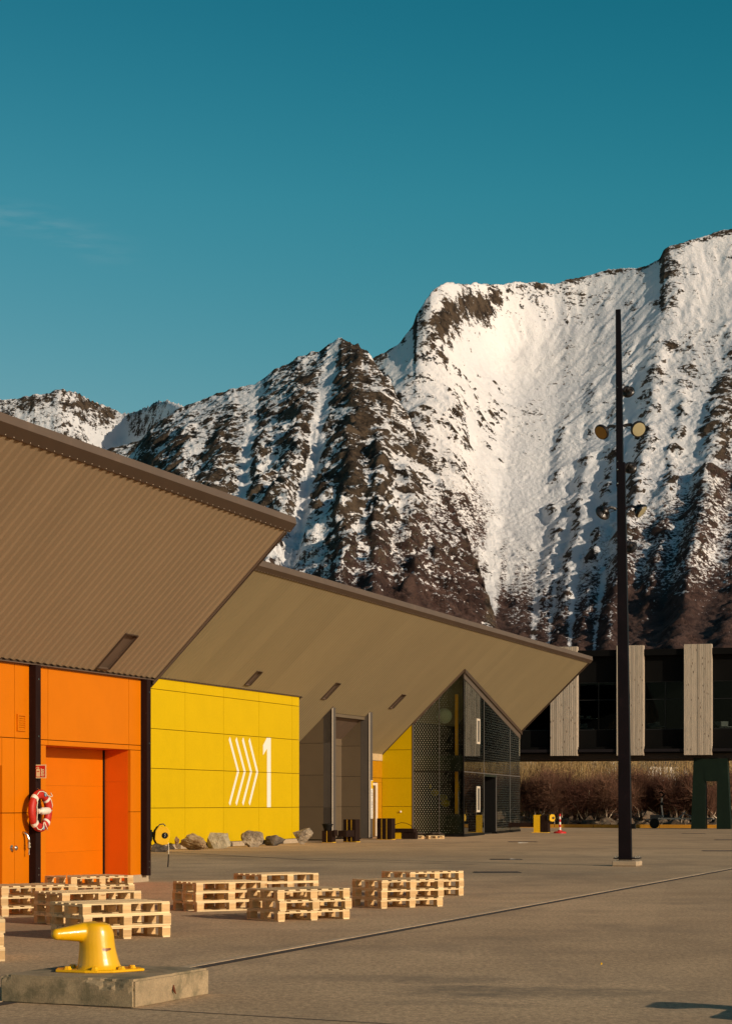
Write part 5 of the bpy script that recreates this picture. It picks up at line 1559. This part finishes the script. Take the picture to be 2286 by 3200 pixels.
# ================================================================== dark timber seats by the grey wall
def r6(u, v): return (980 + u * .234, 2480 + v * .234)
def timber_blocks(near_u, faces, depth_m, h_m, ncol, parent, ox=0, oy=0, z0=0.03, nm='timber_post'):
    pass
YSTRAP = mat('yellow_strap', (0.62, 0.36, 0.01), .6)
def tall_block(name, u0, u1, vtop, vbot, label, parent=None, ncol=3, dm=.42):
    pxl, _ = r6(u0, 0); pxr, pyb = r6(u1, vbot); _, pyt = r6(0, vtop)
    g_ = gnd(pxr, pyb); wdt = (pxr - pxl) / F * g_.y / NV.x * 1.0; hh = (pyb - pyt) / F * g_.y
    e_ = parent or empty(name, g_, ROT, label=label, cat='bench' if 'bench' in name else 'planter')
    off = Vector((0, 0, 0)) if not parent else None
    if parent:
        d_ = g_ - parent.location; off = Vector((d_.x * DV.x + d_.y * DV.y, -(d_.x * NV.x + d_.y * NV.y), 0))
    w = wdt / ncol
    for k_ in range(ncol):
        y0 = off.y + k_ * w + (.02 if k_ else 0)
        MB().box2((off.x, y0, .03), (off.x + dm, off.y + (k_ + 1) * w - .015, hh)).build('timber_balk', TIMBER_D, e_, bevel=.008)
        if k_: MB().box2((off.x + .0, off.y + k_ * w - .012, .02), (off.x + dm, off.y + k_ * w + .012, hh - .01)).build('yellow_spacer', YSTRAP, e_)
    MB().box2((off.x + .03, off.y - .02, 0), (off.x + dm + .0, off.y + wdt, .03)).build('yellow_foot', YSTRAP, e_)
    return e_, g_, off, hh
bn, g0_, _, hh = tall_block('timber_bench', 388, 557, 345, 650, 'dark timber bench with high end post and yellow spacers before the grey portal', ncol=3, dm=.52)
_, g1_, off1, h1_ = tall_block('x', 103, 245, 495, 657, '', parent=bn, ncol=2, dm=.40)
MB().box2((off1.x + .02, .42, h1_ - .22), (off1.x + .36, off1.y - .01, h1_ + .02)).build('timber_beam', TIMBER_D, bn, bevel=.01)
MB().box2((off1.x + .36, .05, h1_ - .26), (.2, .40, h1_ - .0)).build('timber_beam', TIMBER_D, bn, bevel=.01)
bk = at(*r6(184, 490), g1_.y + .1)
bkt = empty('black_bucket', (bk.x, g1_.y + .18, h1_ + .0), 0, label='black bucket standing on the low end of the timber bench', cat='bucket')
MB().lathe([(.13, 0), (.215, .24), (.235, .245), (.235, .27), (.20, .27), (.12, .03)], (0, 0, .001), (0, 0, 1), 20).build('bucket_body', BLACK, bkt)
MB().tube([(-.22, 0, .25), (-.12, -.12, .285), (.12, -.12, .285), (.22, 0, .25)], .006, 5).build('bucket_handle', BLACK, bkt)
b5, g5, _, h5 = tall_block('timber_planter', 838, 1037, 331, 617, 'tall block of dark timber balks with yellow spacers before the yellow return wall', ncol=3, dm=.50)
g6 = gnd(r6(1150, 610)[0], r6(0, 612)[1])
sb = empty('low_timber_seat', g6, ROT, label='low dark timber seat with yellow end box beside the tall timber block', cat='seat')
MB().box((.25, -.10, .40), (.5, 1.1, .16)).build('seat_beam', TIMBER_D, sb, bevel=.01)
MB().box((.2, .15, .17), (.3, .36, .30)).build('yellow_box', YPLAST, sb)
MB().box((.22, -.40, .17), (.36, .60, .30)).build('timber_leg', TIMBER_D, sb)
MB().tube([(.1, -.55, .48), (.1, -.48, .62), (.1, -.25, .72), (.1, -.02, .74), (.1, .25, .66), (.1, .33, .48)], .014, 6).build('hoop_handle', TIMBER_D, sb)
# low pallet with rope pile beside the glass corner
g7 = gnd(r6(1262, 0)[0], r6(0, 606)[1])
for i_, (dx_, lab_) in enumerate(((0, 'weathered pallet with coiled rope by the glass corner, left one'), (.93, 'weathered pallet with coiled rope by the glass corner, right one'))):
    o = copy_tree(protos[1]); o.location = g7 + Vector((.30 + dx_ * .98, .5 + .05 * i_, 0)); o.rotation_euler = (0, 0, math.pi / 2 + .1); o.scale = (.8, .9, 1)
    tag(o, lab_, 'pallet', 'weathered pallets by the glass corner')
    g_ = random.Random(5 + i_)
    pts = []
    for q in range(70):
        a = q * .7; r = .12 + .28 * g_.random()
        pts.append((r * math.cos(a) * 1.1, r * math.sin(a) * .8, .02 + .16 * g_.random() * (1 - r)))
    ro = MB().tube(pts, .014, 5).build('rope_pile', mat('tarred_rope', (0.06, 0.045, 0.032), .9, var=.4, vscale=30), None, label='tangled dark rope heaped on the %s weathered pallet' % ('left' if i_ == 0 else 'right'), cat='rope')
    ro.location = g7 + Vector((.34 + dx_ * .98, .5, .15))

# ================================================================== drains and small things on the quay
GRATE = mat('cast_iron_grate', (0.025, 0.020, 0.018), .6, var=.2)
dl = ((1552, 2726.5, 1.1, 'dark drain grate on the quay left of the mast'), (1632, 2631, 1.2, 'far drain grate between the glass corner and the mast'), (2250, 2659.5, 1.2, 'drain grate at the right edge behind the mast'),
      (2165, 2605.5, 1.2, 'farthest drain grate near the green leg'), (2275, 2625, 1.2, 'drain grate near the far kerb at the right edge'), (1580, 2686, .9, 'small drain grate left of the mast foot'))
for (px_, py_, w_, lab_) in dl:
    g_ = gnd(px_, py_)
    d_ = empty('drain_grate', g_, .05, label=lab_, cat='drain', group='drain grates set in the quay')
    MB().box((0, 0, .003), (w_, .6, .006)).build('drain_pit', BLACK, d_)
    for q in range(9): MB().box((0, -.26 + q * .065, .010), (w_ - .06, .022, .012)).build('grate_bar', GRATE, d_)
for (px_, py_, w_, lab_) in ((1632, 2634.5, .4, 'tiny pale paper scrap beside the far drain'), (1606, 2686.5, .3, 'tiny pale scrap beside the small drain left of the mast'), (1878, 3016, .018, 'tiny yellow chip lying on the open asphalt')):
    g_ = gnd(px_, py_)
    o = MB().add([(-w_ / 2, -w_ / 3, 0), (w_ / 2, -w_ / 4, .01), (w_ / 3, w_ / 3, .004), (-w_ / 3, w_ / 4, .02), (-w_ / 2, -w_ / 3, .008), (w_ / 2, -w_ / 4, .018), (w_ / 3, w_ / 3, .012), (-w_ / 3, w_ / 4, .028)], [(0, 1, 2, 3), (4, 5, 6, 7), (0, 1, 5, 4), (1, 2, 6, 5), (2, 3, 7, 6), (3, 0, 4, 7)]).build('litter_scrap', WHITE if w_ > .1 else YPLAST, None, label=lab_, cat='litter')
    o.location = g_ + Vector((0, 0, .001))

# ================================================================== mountains
def _perlin(x, y, seed):
    rs_ = np.random.default_rng(seed)
    perm = rs_.permutation(512).astype(np.int64)
    ang = rs_.uniform(0, 2 * np.pi, 512)
    gx_, gy_ = np.cos(ang), np.sin(ang)
    xi = np.floor(x).astype(np.int64); yi = np.floor(y).astype(np.int64)
    xf = x - xi; yf = y - yi
    u = xf * xf * xf * (xf * (xf * 6 - 15) + 10); v = yf * yf * yf * (yf * (yf * 6 - 15) + 10)
    def gr(ix, iy, dx, dy):
        h_ = perm[(perm[ix & 511] + iy) & 511]
        return gx_[h_] * dx + gy_[h_] * dy
    a = gr(xi, yi, xf, yf); b = gr(xi + 1, yi, xf - 1, yf); c = gr(xi, yi + 1, xf, yf - 1); d = gr(xi + 1, yi + 1, xf - 1, yf - 1)
    return ((a + u * (b - a)) + v * ((c + u * (d - c)) - (a + u * (b - a)))) * 1.5


def fbm(x, y, seed, oct_=5, rough=.5, ridged=False):
    s_ = 0; a = 1; t_ = 0
    for o_ in range(oct_):
        n_ = _perlin(x * 2 ** o_ + o_ * 13.7, y * 2 ** o_ - o_ * 7.3, seed + o_)
        if ridged: n_ = 1 - 2 * np.abs(n_)
        s_ = s_ + n_ * a; t_ += a; a *= rough
    return s_ / t_


def sstep(x, a, b):
    t_ = np.clip((x - a) / (b - a), 0, 1); return t_ * t_ * (3 - 2 * t_)


def px2u(p): return (p - CX) / F
def py2e(p): return (HZ - p) / F


def interp_px(px, pts): return np.interp(px, [a for a, b in pts], [b for a, b in pts])
def ips(px, pts, w=90):
    g_ = np.arange(-2600, 4200, 10.); y_ = interp_px(g_, pts)
    k_ = np.exp(-.5 * (np.arange(-30, 31) * 10. / w) ** 2); k_ /= k_.sum()
    return np.interp(px, g_, np.convolve(np.pad(y_, 30, mode='edge'), k_, 'valid'))


CR2 = [(-2600, 1500), (0, 1500), (700, 1300), (1000, 1200), (1155, 1122), (1215, 1092), (1240, 1078), (1255, 1062), (1268, 1042), (1290, 1015), (1300, 985), (1322, 950), (1345, 915), (1362, 900), (1378, 888), (1410, 884), (1450, 889), (1490, 886), (1530, 890), (1570, 889), (1610, 880), (1640, 884), (1670, 880), (1700, 886), (1730, 887), (1750, 880), (1770, 872), (1800, 868), (1830, 862), (1860, 852), (1890, 845), (1920, 843), (1950, 837), (1985, 836), (2010, 830), (2040, 818), (2060, 806), (2066, 795), (2072, 782), (2090, 770), (2110, 762), (2135, 755), (2160, 747), (2200, 738), (2230, 725), (2260, 716), (2286, 712), (2330, 722), (2500, 690), (3000, 900), (4200, 1500)]
CR1 = [(-2600, 2200), (100, 1900), (300, 1640), (400, 1440), (440, 1385), (470, 1345), (505, 1318), (530, 1300), (560, 1285), (590, 1265), (620, 1256), (660, 1240), (700, 1232), (730, 1218), (770, 1213), (800, 1205), (825, 1190), (850, 1172), (880, 1152), (905, 1140), (930, 1124), (960, 1118), (1000, 1100), (1020, 1084), (1035, 1076), (1052, 1066), (1068, 1061), (1082, 1068), (1095, 1070), (1108, 1078), (1120, 1082), (1135, 1098), (1150, 1108), (1180, 1150), (1230, 1225), (1290, 1335), (1340, 1430), (1400, 1552), (1450, 1665), (1500, 1795), (1535, 1895), (1565, 1990), (1620, 2130), (1800, 2400), (4200, 2500)]
CR3 = [(-2600, 1100), (-300, 1235), (0, 1250), (60, 1243), (95, 1238), (110, 1230), (135, 1228), (160, 1226), (178, 1218), (190, 1216), (205, 1221), (225, 1224), (245, 1228), (262, 1238), (300, 1258), (345, 1274), (385, 1290), (400, 1292), (430, 1282), (465, 1268), (490, 1256), (530, 1252), (560, 1262), (640, 1290), (900, 1400), (1200, 1900), (4200, 2500)]


def massifs(X, Y):
    RR = Y; PX = X / Y * F + CX
    # massif 2: the great snow face at right
    r2c = ips(PX, [(-2600, 3300), (700, 2850), (1155, 2720), (1300, 2700), (1378, 2760), (1560, 3000), (1900, 3080), (2060, 2990), (2286, 3060), (2600, 2950), (4200, 2700)], 60)
    r20 = 760.0
    q2 = np.clip((RR - r20) / (r2c - r20), 0, None); qq = np.clip(q2, 0, 1); mid2 = np.sin(np.pi * qq)
    kk_ = sstep(qq, .90, .992)
    e2 = py2e(interp_px(PX, CR2)) * kk_ + py2e(ips(PX, CR2, 190) + 12) * (1 - kk_)
    h2 = e2 * r2c * np.where(q2 <= 1, .10 * q2 + .55 * q2 ** 1.8 + .35 * q2 ** 3.2, 1 - (q2 - 1) * 1.4)
    keep = 1 - sstep(qq, .94, 1.0)
    h2 = h2 - 48 * np.exp(-((PX - (1560 + 60 * qq)) / 210) ** 2) * sstep(qq, .15, .6) * keep
    # spurs coming down the face: crest distance given by photo columns at its top and foot
    for (pa, pb, wd, am) in ((1520, 1570, 40, 10), (1660, 1610, 36, 12), (1790, 1650, 36, 13), (1900, 1700, 34, 13), (2000, 1760, 34, 13), (2100, 1850, 50, 24), (2200, 1960, 40, 15), (2340, 2080, 70, 34), (1400, 1500, 40, 12), (2450, 2250, 70, 24)):
        c_ = pa + (pb - pa) * (1 - qq) * 1.3
        h2 = h2 + am * np.exp(-((PX - c_ + 26 * NS(X / 210, Y / 210)) / wd) ** 2) * mid2 * sstep(qq, .12, .5)
    h2 = h2 + (RB(X / 165, Y / 210) * 13 + RB2(X / 70, Y / 85) * 8.5) * (.15 + mid2) * keep * (q2 < 1.3)
    h2 = h2 + RB2(X / 95, Y / 70) * 12 * np.exp(-((PX - 1470) / 150) ** 2 - ((qq - .88) / .10) ** 2)
    # massif 1: the rocky shoulder in the centre
    r1c = ips(PX, [(-2600, 2300), (300, 2350), (620, 2380), (1080, 2320), (1180, 2200), (1290, 2020), (1400, 1820), (1500, 1560), (1565, 1380), (1700, 1150), (4200, 900)], 30)
    q1 = np.clip((RR - 700.) / (r1c - 700.), 0, None); p1 = np.clip(q1, 0, 1); mid1 = np.sin(np.pi * p1)
    kk_ = sstep(p1, .70, .985)
    e1_ = py2e(interp_px(PX, CR1)) * kk_ + py2e(ips(PX, CR1, 70)) * (1 - kk_)
    h1 = np.maximum(e1_, 0) * r1c * np.where(q1 <= 1, .50 * q1 + .50 * q1 ** 2.2, 1 - (q1 - 1) * 2.6)
    coul = 1045 - (1 - p1) * 250 + 22 * NS(Y / 130, X * 0 + 3.)
    h1 = h1 - 17 * np.exp(-((PX - coul) / 24) ** 2) * mid1
    h1 = h1 - 12 * np.exp(-((PX - (800 - (1 - p1) * 120)) / 26) ** 2) * mid1
    for (pa, pb, wd, am) in ((1120, 1040, 40, 14), (960, 760, 50, 15), (860, 640, 50, 14), (720, 520, 50, 14), (600, 420, 50, 13), (1200, 1160, 36, 12), (1290, 1290, 36, 10)):
        c_ = pa + (pb - pa) * (1 - p1) + 30 * NS(X / 160, Y / 160)
        h1 = h1 + am * np.exp(-((PX - c_) / wd) ** 2) * mid1
    h1 = h1 + (RB(X / 140 + 9, Y / 170) * 15 + RB2(X / 60 + 5, Y / 60) * 14) * (.2 + mid1) * (q1 < 1.12)
    h1 = np.where(e1_ < .005, -200, h1)
    # massif 3: far left ridge
    e3 = py2e(interp_px(PX, CR3))
    r3c = ips(PX, [(-2600, 4600), (0, 4550), (190, 4500), (400, 4800), (530, 4200), (900, 4000)], 60)
    q3 = np.clip((RR - 2300) / (r3c - 2300), 0, None); m3 = np.sin(np.pi * np.clip(q3, 0, 1))
    h3 = e3 * r3c * np.where(q3 <= 1, .15 * q3 + .85 * q3 ** 1.7, 1 - (q3 - 1) * 1.6)
    h3 = h3 - 60 * np.exp(-((PX - 400) / 60) ** 2) * m3
    h3 = h3 + (RB((X + .5 * Y) / 210, Y / 500) * 26 + RB2(X / 90, Y / 90) * 20) * (.08 + m3)
    h3 = np.where(PX > 1000, -200, h3)
    st = np.stack([h1, h2, h3])
    return st.max(0), st.argmax(0), PX, qq, p1, coul


def NS(a, b): return fbm(np.asarray(a, float), np.asarray(b, float) + 0 * np.asarray(a, float), 21, 3)
def RB(a, b): return fbm(a, b, 35, 4, .5, True)
def RB2(a, b): return fbm(a + .15 * b, b, 91, 4, .55, True)


# --- rain and avalanches cut the faces: many drops run down a working grid at once
CS = 5.0
gx0, gx1, gy0, gy1 = -1150., 1250., 700., 3400.
cx_ = np.arange(gx0, gx1, CS); cy_ = np.arange(gy0, gy1, CS)
CXg, CYg = np.meshgrid(cx_, cy_)
G0 = massifs(CXg, CYg)[0]
G = G0 + fbm(CXg / 28, CYg / 28, 131, 3, .6) * 2.5
ny_, nx_ = G.shape
for rd in range(9):
    N = 26000
    px_ = rng.uniform(2, nx_ - 3, N); py_ = rng.uniform(2, ny_ - 3, N)
    vx = np.zeros(N); vy = np.zeros(N); sed = np.zeros(N); wat = np.ones(N)
    Gf = G.ravel()
    for st_ in range(64):
        ix = px_.astype(int); iy = py_.astype(int); fx = px_ - ix; fy = py_ - iy
        k = iy * nx_ + ix
        a00, a10, a01, a11 = Gf[k], Gf[k + 1], Gf[k + nx_], Gf[k + nx_ + 1]
        gxx = (a10 - a00) * (1 - fy) + (a11 - a01) * fy; gyy = (a01 - a00) * (1 - fx) + (a11 - a10) * fx
        hh = a00 * (1 - fx) * (1 - fy) + a10 * fx * (1 - fy) + a01 * (1 - fx) * fy + a11 * fx * fy
        vx = vx * .25 - gxx * .75; vy = vy * .25 - gyy * .75
        n_ = np.sqrt(vx * vx + vy * vy) + 1e-6; vx /= n_; vy /= n_
        px2 = np.clip(px_ + vx, 1, nx_ - 3); py2 = np.clip(py_ + vy, 1, ny_ - 3)
        jx = px2.astype(int); jy = py2.astype(int); gx2 = px2 - jx; gy2 = py2 - jy; k2_ = jy * nx_ + jx
        h2_ = Gf[k2_] * (1 - gx2) * (1 - gy2) + Gf[k2_ + 1] * gx2 * (1 - gy2) + Gf[k2_ + nx_] * (1 - gx2) * gy2 + Gf[k2_ + nx_ + 1] * gx2 * gy2
        dh = h2_ - hh
        cap = np.clip(-dh, 0, 6) * wat * .75
        ero = np.where(dh > 0, -np.minimum(sed, dh), np.where(sed > cap, -(sed - cap) * .25, np.minimum((cap - sed) * .16, -dh * .5)))
        sed += ero; wat *= .975
        e_ = -ero
        for kk, w_ in ((k, (1 - fx) * (1 - fy)), (k + 1, fx * (1 - fy)), (k + nx_, (1 - fx) * fy), (k + nx_ + 1, fx * fy)):
            Gf = Gf + np.bincount(kk, weights=e_ * w_, minlength=Gf.size) if False else Gf
            np.add.at(Gf, kk, e_ * w_)
        px_, py_ = px2, py2
    G = Gf.reshape(ny_, nx_)
D = G - G0
D[[0, 1, 2, -1, -2, -3]] = 0; D[:, [0, 1, 2, -1, -2, -3]] = 0
D = np.clip(D, -26, 9)


def samp(Dg, X, Y):
    u = np.clip((X - gx0) / CS, 0, nx_ - 1.001); v = np.clip((Y - gy0) / CS, 0, ny_ - 1.001)
    i = u.astype(int); j = v.astype(int); a = u - i; b = v - j
    return Dg[j, i] * (1 - a) * (1 - b) + Dg[j, i + 1] * a * (1 - b) + Dg[j + 1, i] * (1 - a) * b + Dg[j + 1, i + 1] * a * b


umain = np.linspace(-.198, .200, 800)
U = np.concatenate([np.linspace(-.42, -.200, 50), umain, np.linspace(.204, .46, 60)])
Rr = np.concatenate([np.linspace(620, 1000, 60, endpoint=False), np.linspace(1000, 2450, 430, endpoint=False), np.linspace(2450, 3500, 330, endpoint=False), np.linspace(3500, 5200, 110)])
UU, RR = np.meshgrid(U, Rr)
X, Y = UU * RR, RR
Z, which, PX, qq, p1, coul = massifs(X, Y)
crest = np.where(which == 1, 1 - .8 * sstep(qq, .955, .995), np.where(which == 0, 1 - .7 * sstep(p1, .96, .995), 1.0))
Z = Z + samp(D, X, Y) * np.where(which == 2, 0, crest) * np.where(which == 1, .4 + .6 * sstep(qq, .12, .4), 1.0)
Z = Z + fbm(X / 13, Y / 13, 131, 3, .6) * np.where(which == 1, .7, 1.7) * np.clip(RR / 2500, .3, 1.2)
jag = fbm(X / 26, Y / 26, 3, 3, .6)
Z = Z + jag * 3.2 * np.where(which == 1, sstep(qq, .96, 1.0), sstep(p1, .95, 1.0) * 1.6)
Z = Z + np.where(which == 0, fbm(X / 48, Y / 48, 201, 4, .6) * 9 * sstep(PX, 1130, 1200) * sstep(p1, .85, 1.0), 0)
Z = np.maximum(Z, 0) + H * 1.0
Z[:3] = np.minimum(Z[:3], 2.0)
EP = HZ - (Z - H) / RR * F                       # photo row of each point, used only to lay out cover by altitude
# --- surface cover masks
dzx = np.gradient(Z, axis=1) / np.gradient(X, axis=1)
dzr = np.gradient(Z, axis=0) / np.gradient(RR, axis=0)
slope = np.hypot(dzx, dzr - dzx * UU)
def box_smooth(a, k0, k1):
    for ax, k in ((0, k0), (1, k1)):
        c_ = np.cumsum(np.concatenate([np.repeat(np.take(a, [0], ax), k + 1, ax), a, np.repeat(np.take(a, [-1], ax), k, ax)], ax), ax)
        n_ = a.shape[ax]
        a = (np.take(c_, np.arange(2 * k + 1, 2 * k + 1 + n_), ax) - np.take(c_, np.arange(0, n_), ax)) / (2 * k + 1)
    return a
SM = box_smooth(slope, 16, 14)
cav = Z - box_smooth(box_smooth(Z, 6, 12), 6, 12)          # >0 on ribs, <0 in gullies
cav = np.clip(cav / 7.0, -1, 1)
n_a0 = fbm(X / 60, Y / 60, 145, 4, .6)
n_a = fbm(X / 130, Y / 150, 141, 5, .6); n_b = fbm(X / 34, Y / 42, 151, 5, .62); n_l = fbm((X + .25 * Y + 20 * n_a0) / 34, (Z * 1.5 + X * .55 + 26 * n_a0) / 30, 161, 5, .62)
lsl = np.clip(slope - SM, -.3, .5)
rock1 = .45 + .34 * n_a + .30 * n_b + .34 * n_l + .6 * lsl + .20 * cav
rock1 += .26 * np.exp(-((PX - 1110) / 60) ** 2) * sstep(EP, 1020, 1060) * (1 - sstep(EP, 1350, 1700)) + .28 * np.exp(-((PX - 470) / 60) ** 2)
rock1 -= .65 * np.exp(-((PX - (coul + 4)) / 17) ** 2) * sstep(p1, .2, .5) + .45 * np.exp(-((PX - (800 - (1 - p1) * 120)) / 14) ** 2)
rock1 -= .38 * np.exp(-((PX - 930) / 120) ** 2 - ((EP - 1700) / 160) ** 2)
edge = np.clip((PX - np.interp(EP, [1062, 1142, 1220, 1330, 1425, 1548, 1660, 1790, 1985], [1068, 1180, 1230, 1290, 1340, 1400, 1450, 1500, 1565])) / 90, -1, 0)
rock1 += (.08 + .26 * sstep(EP, 1450, 1700)) * (1 + edge) * sstep(EP, 1090, 1200)
rock2 = .09 + .05 * sstep(PX, 1650, 1900) + .30 * n_a + .46 * n_b + .26 * n_l + .85 * lsl + .42 * cav
crag = np.exp(-((PX - 1480) / 120) ** 2 - ((EP - 985) / 50) ** 2) * .15 + np.exp(-((PX - 1330) / 60) ** 2 - ((EP - 1010) / 60) ** 2) * .12
crag += np.exp(-((PX - 2085) / 40) ** 2 - ((EP - 850) / 60) ** 2) * .25 + np.exp(-((PX - 2120) / 60) ** 2 - ((EP - 1080) / 110) ** 2) * .22 + np.exp(-((PX - 1850) / 120) ** 2 - ((EP - 930) / 50) ** 2) * .22
crag += np.exp(-((PX - 2290) / 100) ** 2 - ((EP - 1300) / 200) ** 2) * .34 + np.exp(-((PX - 1640) / 260) ** 2 - ((EP - 1290) / 80) ** 2) * .14
crag += np.exp(-((PX - 1290) / 55) ** 2 - ((EP - 1020) / 80) ** 2) * .12
redge = np.interp(EP, [1062, 1142, 1220, 1330, 1425, 1548, 1660, 1790, 1985], [1068, 1180, 1230, 1290, 1340, 1400, 1450, 1500, 1565])
rock2 += crag + .34 * np.exp(-np.clip(PX - redge, 0, None) / 55)
rock2 -= .25 * np.exp(-((PX - 1560) / 110) ** 2) * sstep(EP, 1330, 1500)
rock3 = .24 + .35 * n_a + .34 * n_b + .34 * n_l + .8 * lsl + .3 * cav
rock = np.where(which == 0, rock1, np.where(which == 1, rock2, rock3))
# birch forest creeping up from below, broken by snow-filled avalanche tracks
lim = np.interp(PX, [0, 900, 1100, 1300, 1480, 1600, 1800, 1950, 2100, 2286], [1760, 1760, 1720, 1600, 1520, 1790, 1830, 1680, 1540, 1460])
tnoise = fbm(X / 60, Y / 75, 171, 5, .62); tst = fbm(PX / 22, RR / 260, 181, 4, .6)
tree = np.minimum((EP - lim + 60) / 240, .50 + .75 * sstep(EP, 1720, 1960)) + .34 * tnoise + .26 * n_b + np.where(which == 1, .32 * tst, .2 * n_a)
for (xa_, ya_, xb_, yb_, w_, k_) in ((1545, 1640, 1528, 1990, 20, 1.5), (1690, 1760, 1660, 2030, 10, 1.1), (1800, 1700, 1778, 2040, 8, 1.0), (1885, 1780, 1850, 2060, 7, 1.0), (1610, 1600, 1590, 1800, 12, .8), (1500, 1740, 1500, 1780, 10, .6), (1740, 1800, 1712, 2010, 6, .8), (905, 1700, 860, 1860, 14, .7), (1915, 1890, 1905, 1990, 12, .7)):
    tt_ = np.clip((EP - ya_) / (yb_ - ya_), 0, 1); xc_ = xa_ + (xb_ - xa_) * tt_ + 9 * fbm(EP / 60, PX * 0 + xa_, 191, 3)
    tree -= k_ * np.exp(-((PX - xc_) / w_) ** 2) * sstep(EP, ya_ - 40, ya_ + 40) * (EP < yb_ + 25)
tree = np.where(which == 2, -1, tree)
nr, nc = Z.shape
V = np.stack([X.ravel(), Y.ravel(), Z.ravel()], 1).astype(np.float32)
idx = np.arange(nr * nc).reshape(nr, nc)
Q = np.stack([idx[:-1, :-1], idx[:-1, 1:], idx[1:, 1:], idx[1:, :-1]], -1).reshape(-1, 4)
me = bpy.data.meshes.new('mountains')
me.vertices.add(len(V)); me.vertices.foreach_set('co', V.ravel())
me.loops.add(Q.size); me.loops.foreach_set('vertex_index', Q.astype(np.int32).ravel())
me.polygons.add(len(Q)); me.polygons.foreach_set('loop_start', np.arange(0, Q.size, 4, dtype=np.int32))
me.polygons.foreach_set('use_smooth', np.ones(len(Q), dtype=bool))
me.update(calc_edges=True)
for nm_, ar_ in (('rock', rock), ('tree', tree)):
    at_ = me.attributes.new(nm_, 'FLOAT', 'POINT'); at_.data.foreach_set('value', ar_.ravel().astype(np.float32))


def mountain_mat():
    m = bpy.data.materials.new('snow_rock_and_forest'); m.use_nodes = True
    t = NT(m.node_tree); p = m.node_tree.nodes['Principled BSDF']
    co = t.n('ShaderNodeNewGeometry').outputs['Position']
    ar = t.n('ShaderNodeAttribute', attribute_name='rock').outputs['Fac']
    at__ = t.n('ShaderNodeAttribute', attribute_name='tree').outputs['Fac']
    led = t.noise(t.mapping(co, (.08, .035, .12), (0, R_(32), R_(15))), 1.0, 7, .72, dist=1.0)
    spk = t.noise(t.mapping(co, (.26, .12, .32)), 1.0, 4, .75)
    r = t.math('ADD', ar, t.math('MULTIPLY', t.math('SUBTRACT', led, .5), 1.9))
    r = t.math('ADD', r, t.math('MULTIPLY', t.math('SUBTRACT', spk, .5), 1.3))
    rm_ = t.ramp(r, .46, .56)
    tr = t.math('ADD', at__, t.math('MULTIPLY', t.math('SUBTRACT', spk, .5), 3.6))
    tr = t.math('ADD', tr, t.math('MULTIPLY', t.math('SUBTRACT', led, .5), .8))
    tm_ = t.ramp(tr, .30, .58)
    sparse_t = t.ramp(at__, -.5, .4, 0.0, .45)  # sparse grey-brown flecks that thicken with the tree mask
    sparse_n = t.ramp(t.noise(t.mapping(co, (.35, .12, .06)), 1.0, 3, .7), .5, .62)
    snow = t.mix(t.ramp(t.noise(co, .006, 4, .5), .3, .7), (0.76, 0.78, 0.82), (0.85, 0.86, 0.88))
    rockc = t.mix(t.ramp(t.noise(co, .05, 7, .8), .38, .62), (0.020, 0.015, 0.012), (0.115, 0.085, 0.058))
    forc = t.mix(t.ramp(t.noise(t.mapping(co, (.05, .05, .05)), 1.0, 5, .7), .35, .65), (0.042, 0.024, 0.021), (0.095, 0.058, 0.048))
    c = t.mix(rm_, snow, rockc)
    c = t.mix(t.math('MULTIPLY', sparse_t, sparse_n), c, (0.16, 0.12, 0.11))
    c = t.mix(tm_, c, forc)
    t.put(p.inputs['Base Color'], c)
    p.inputs['Roughness'].default_value = .85; p.inputs['Specular IOR Level'].default_value = .15
    hh = t.math('ADD', t.math('MULTIPLY', led, rm_), t.math('MULTIPLY', spk, .3))
    t.put(p.inputs['Normal'], t.bump(hh, .8, 9.0))
    return m


me.materials.append(mountain_mat())
link('mountains', me, kind='structure')
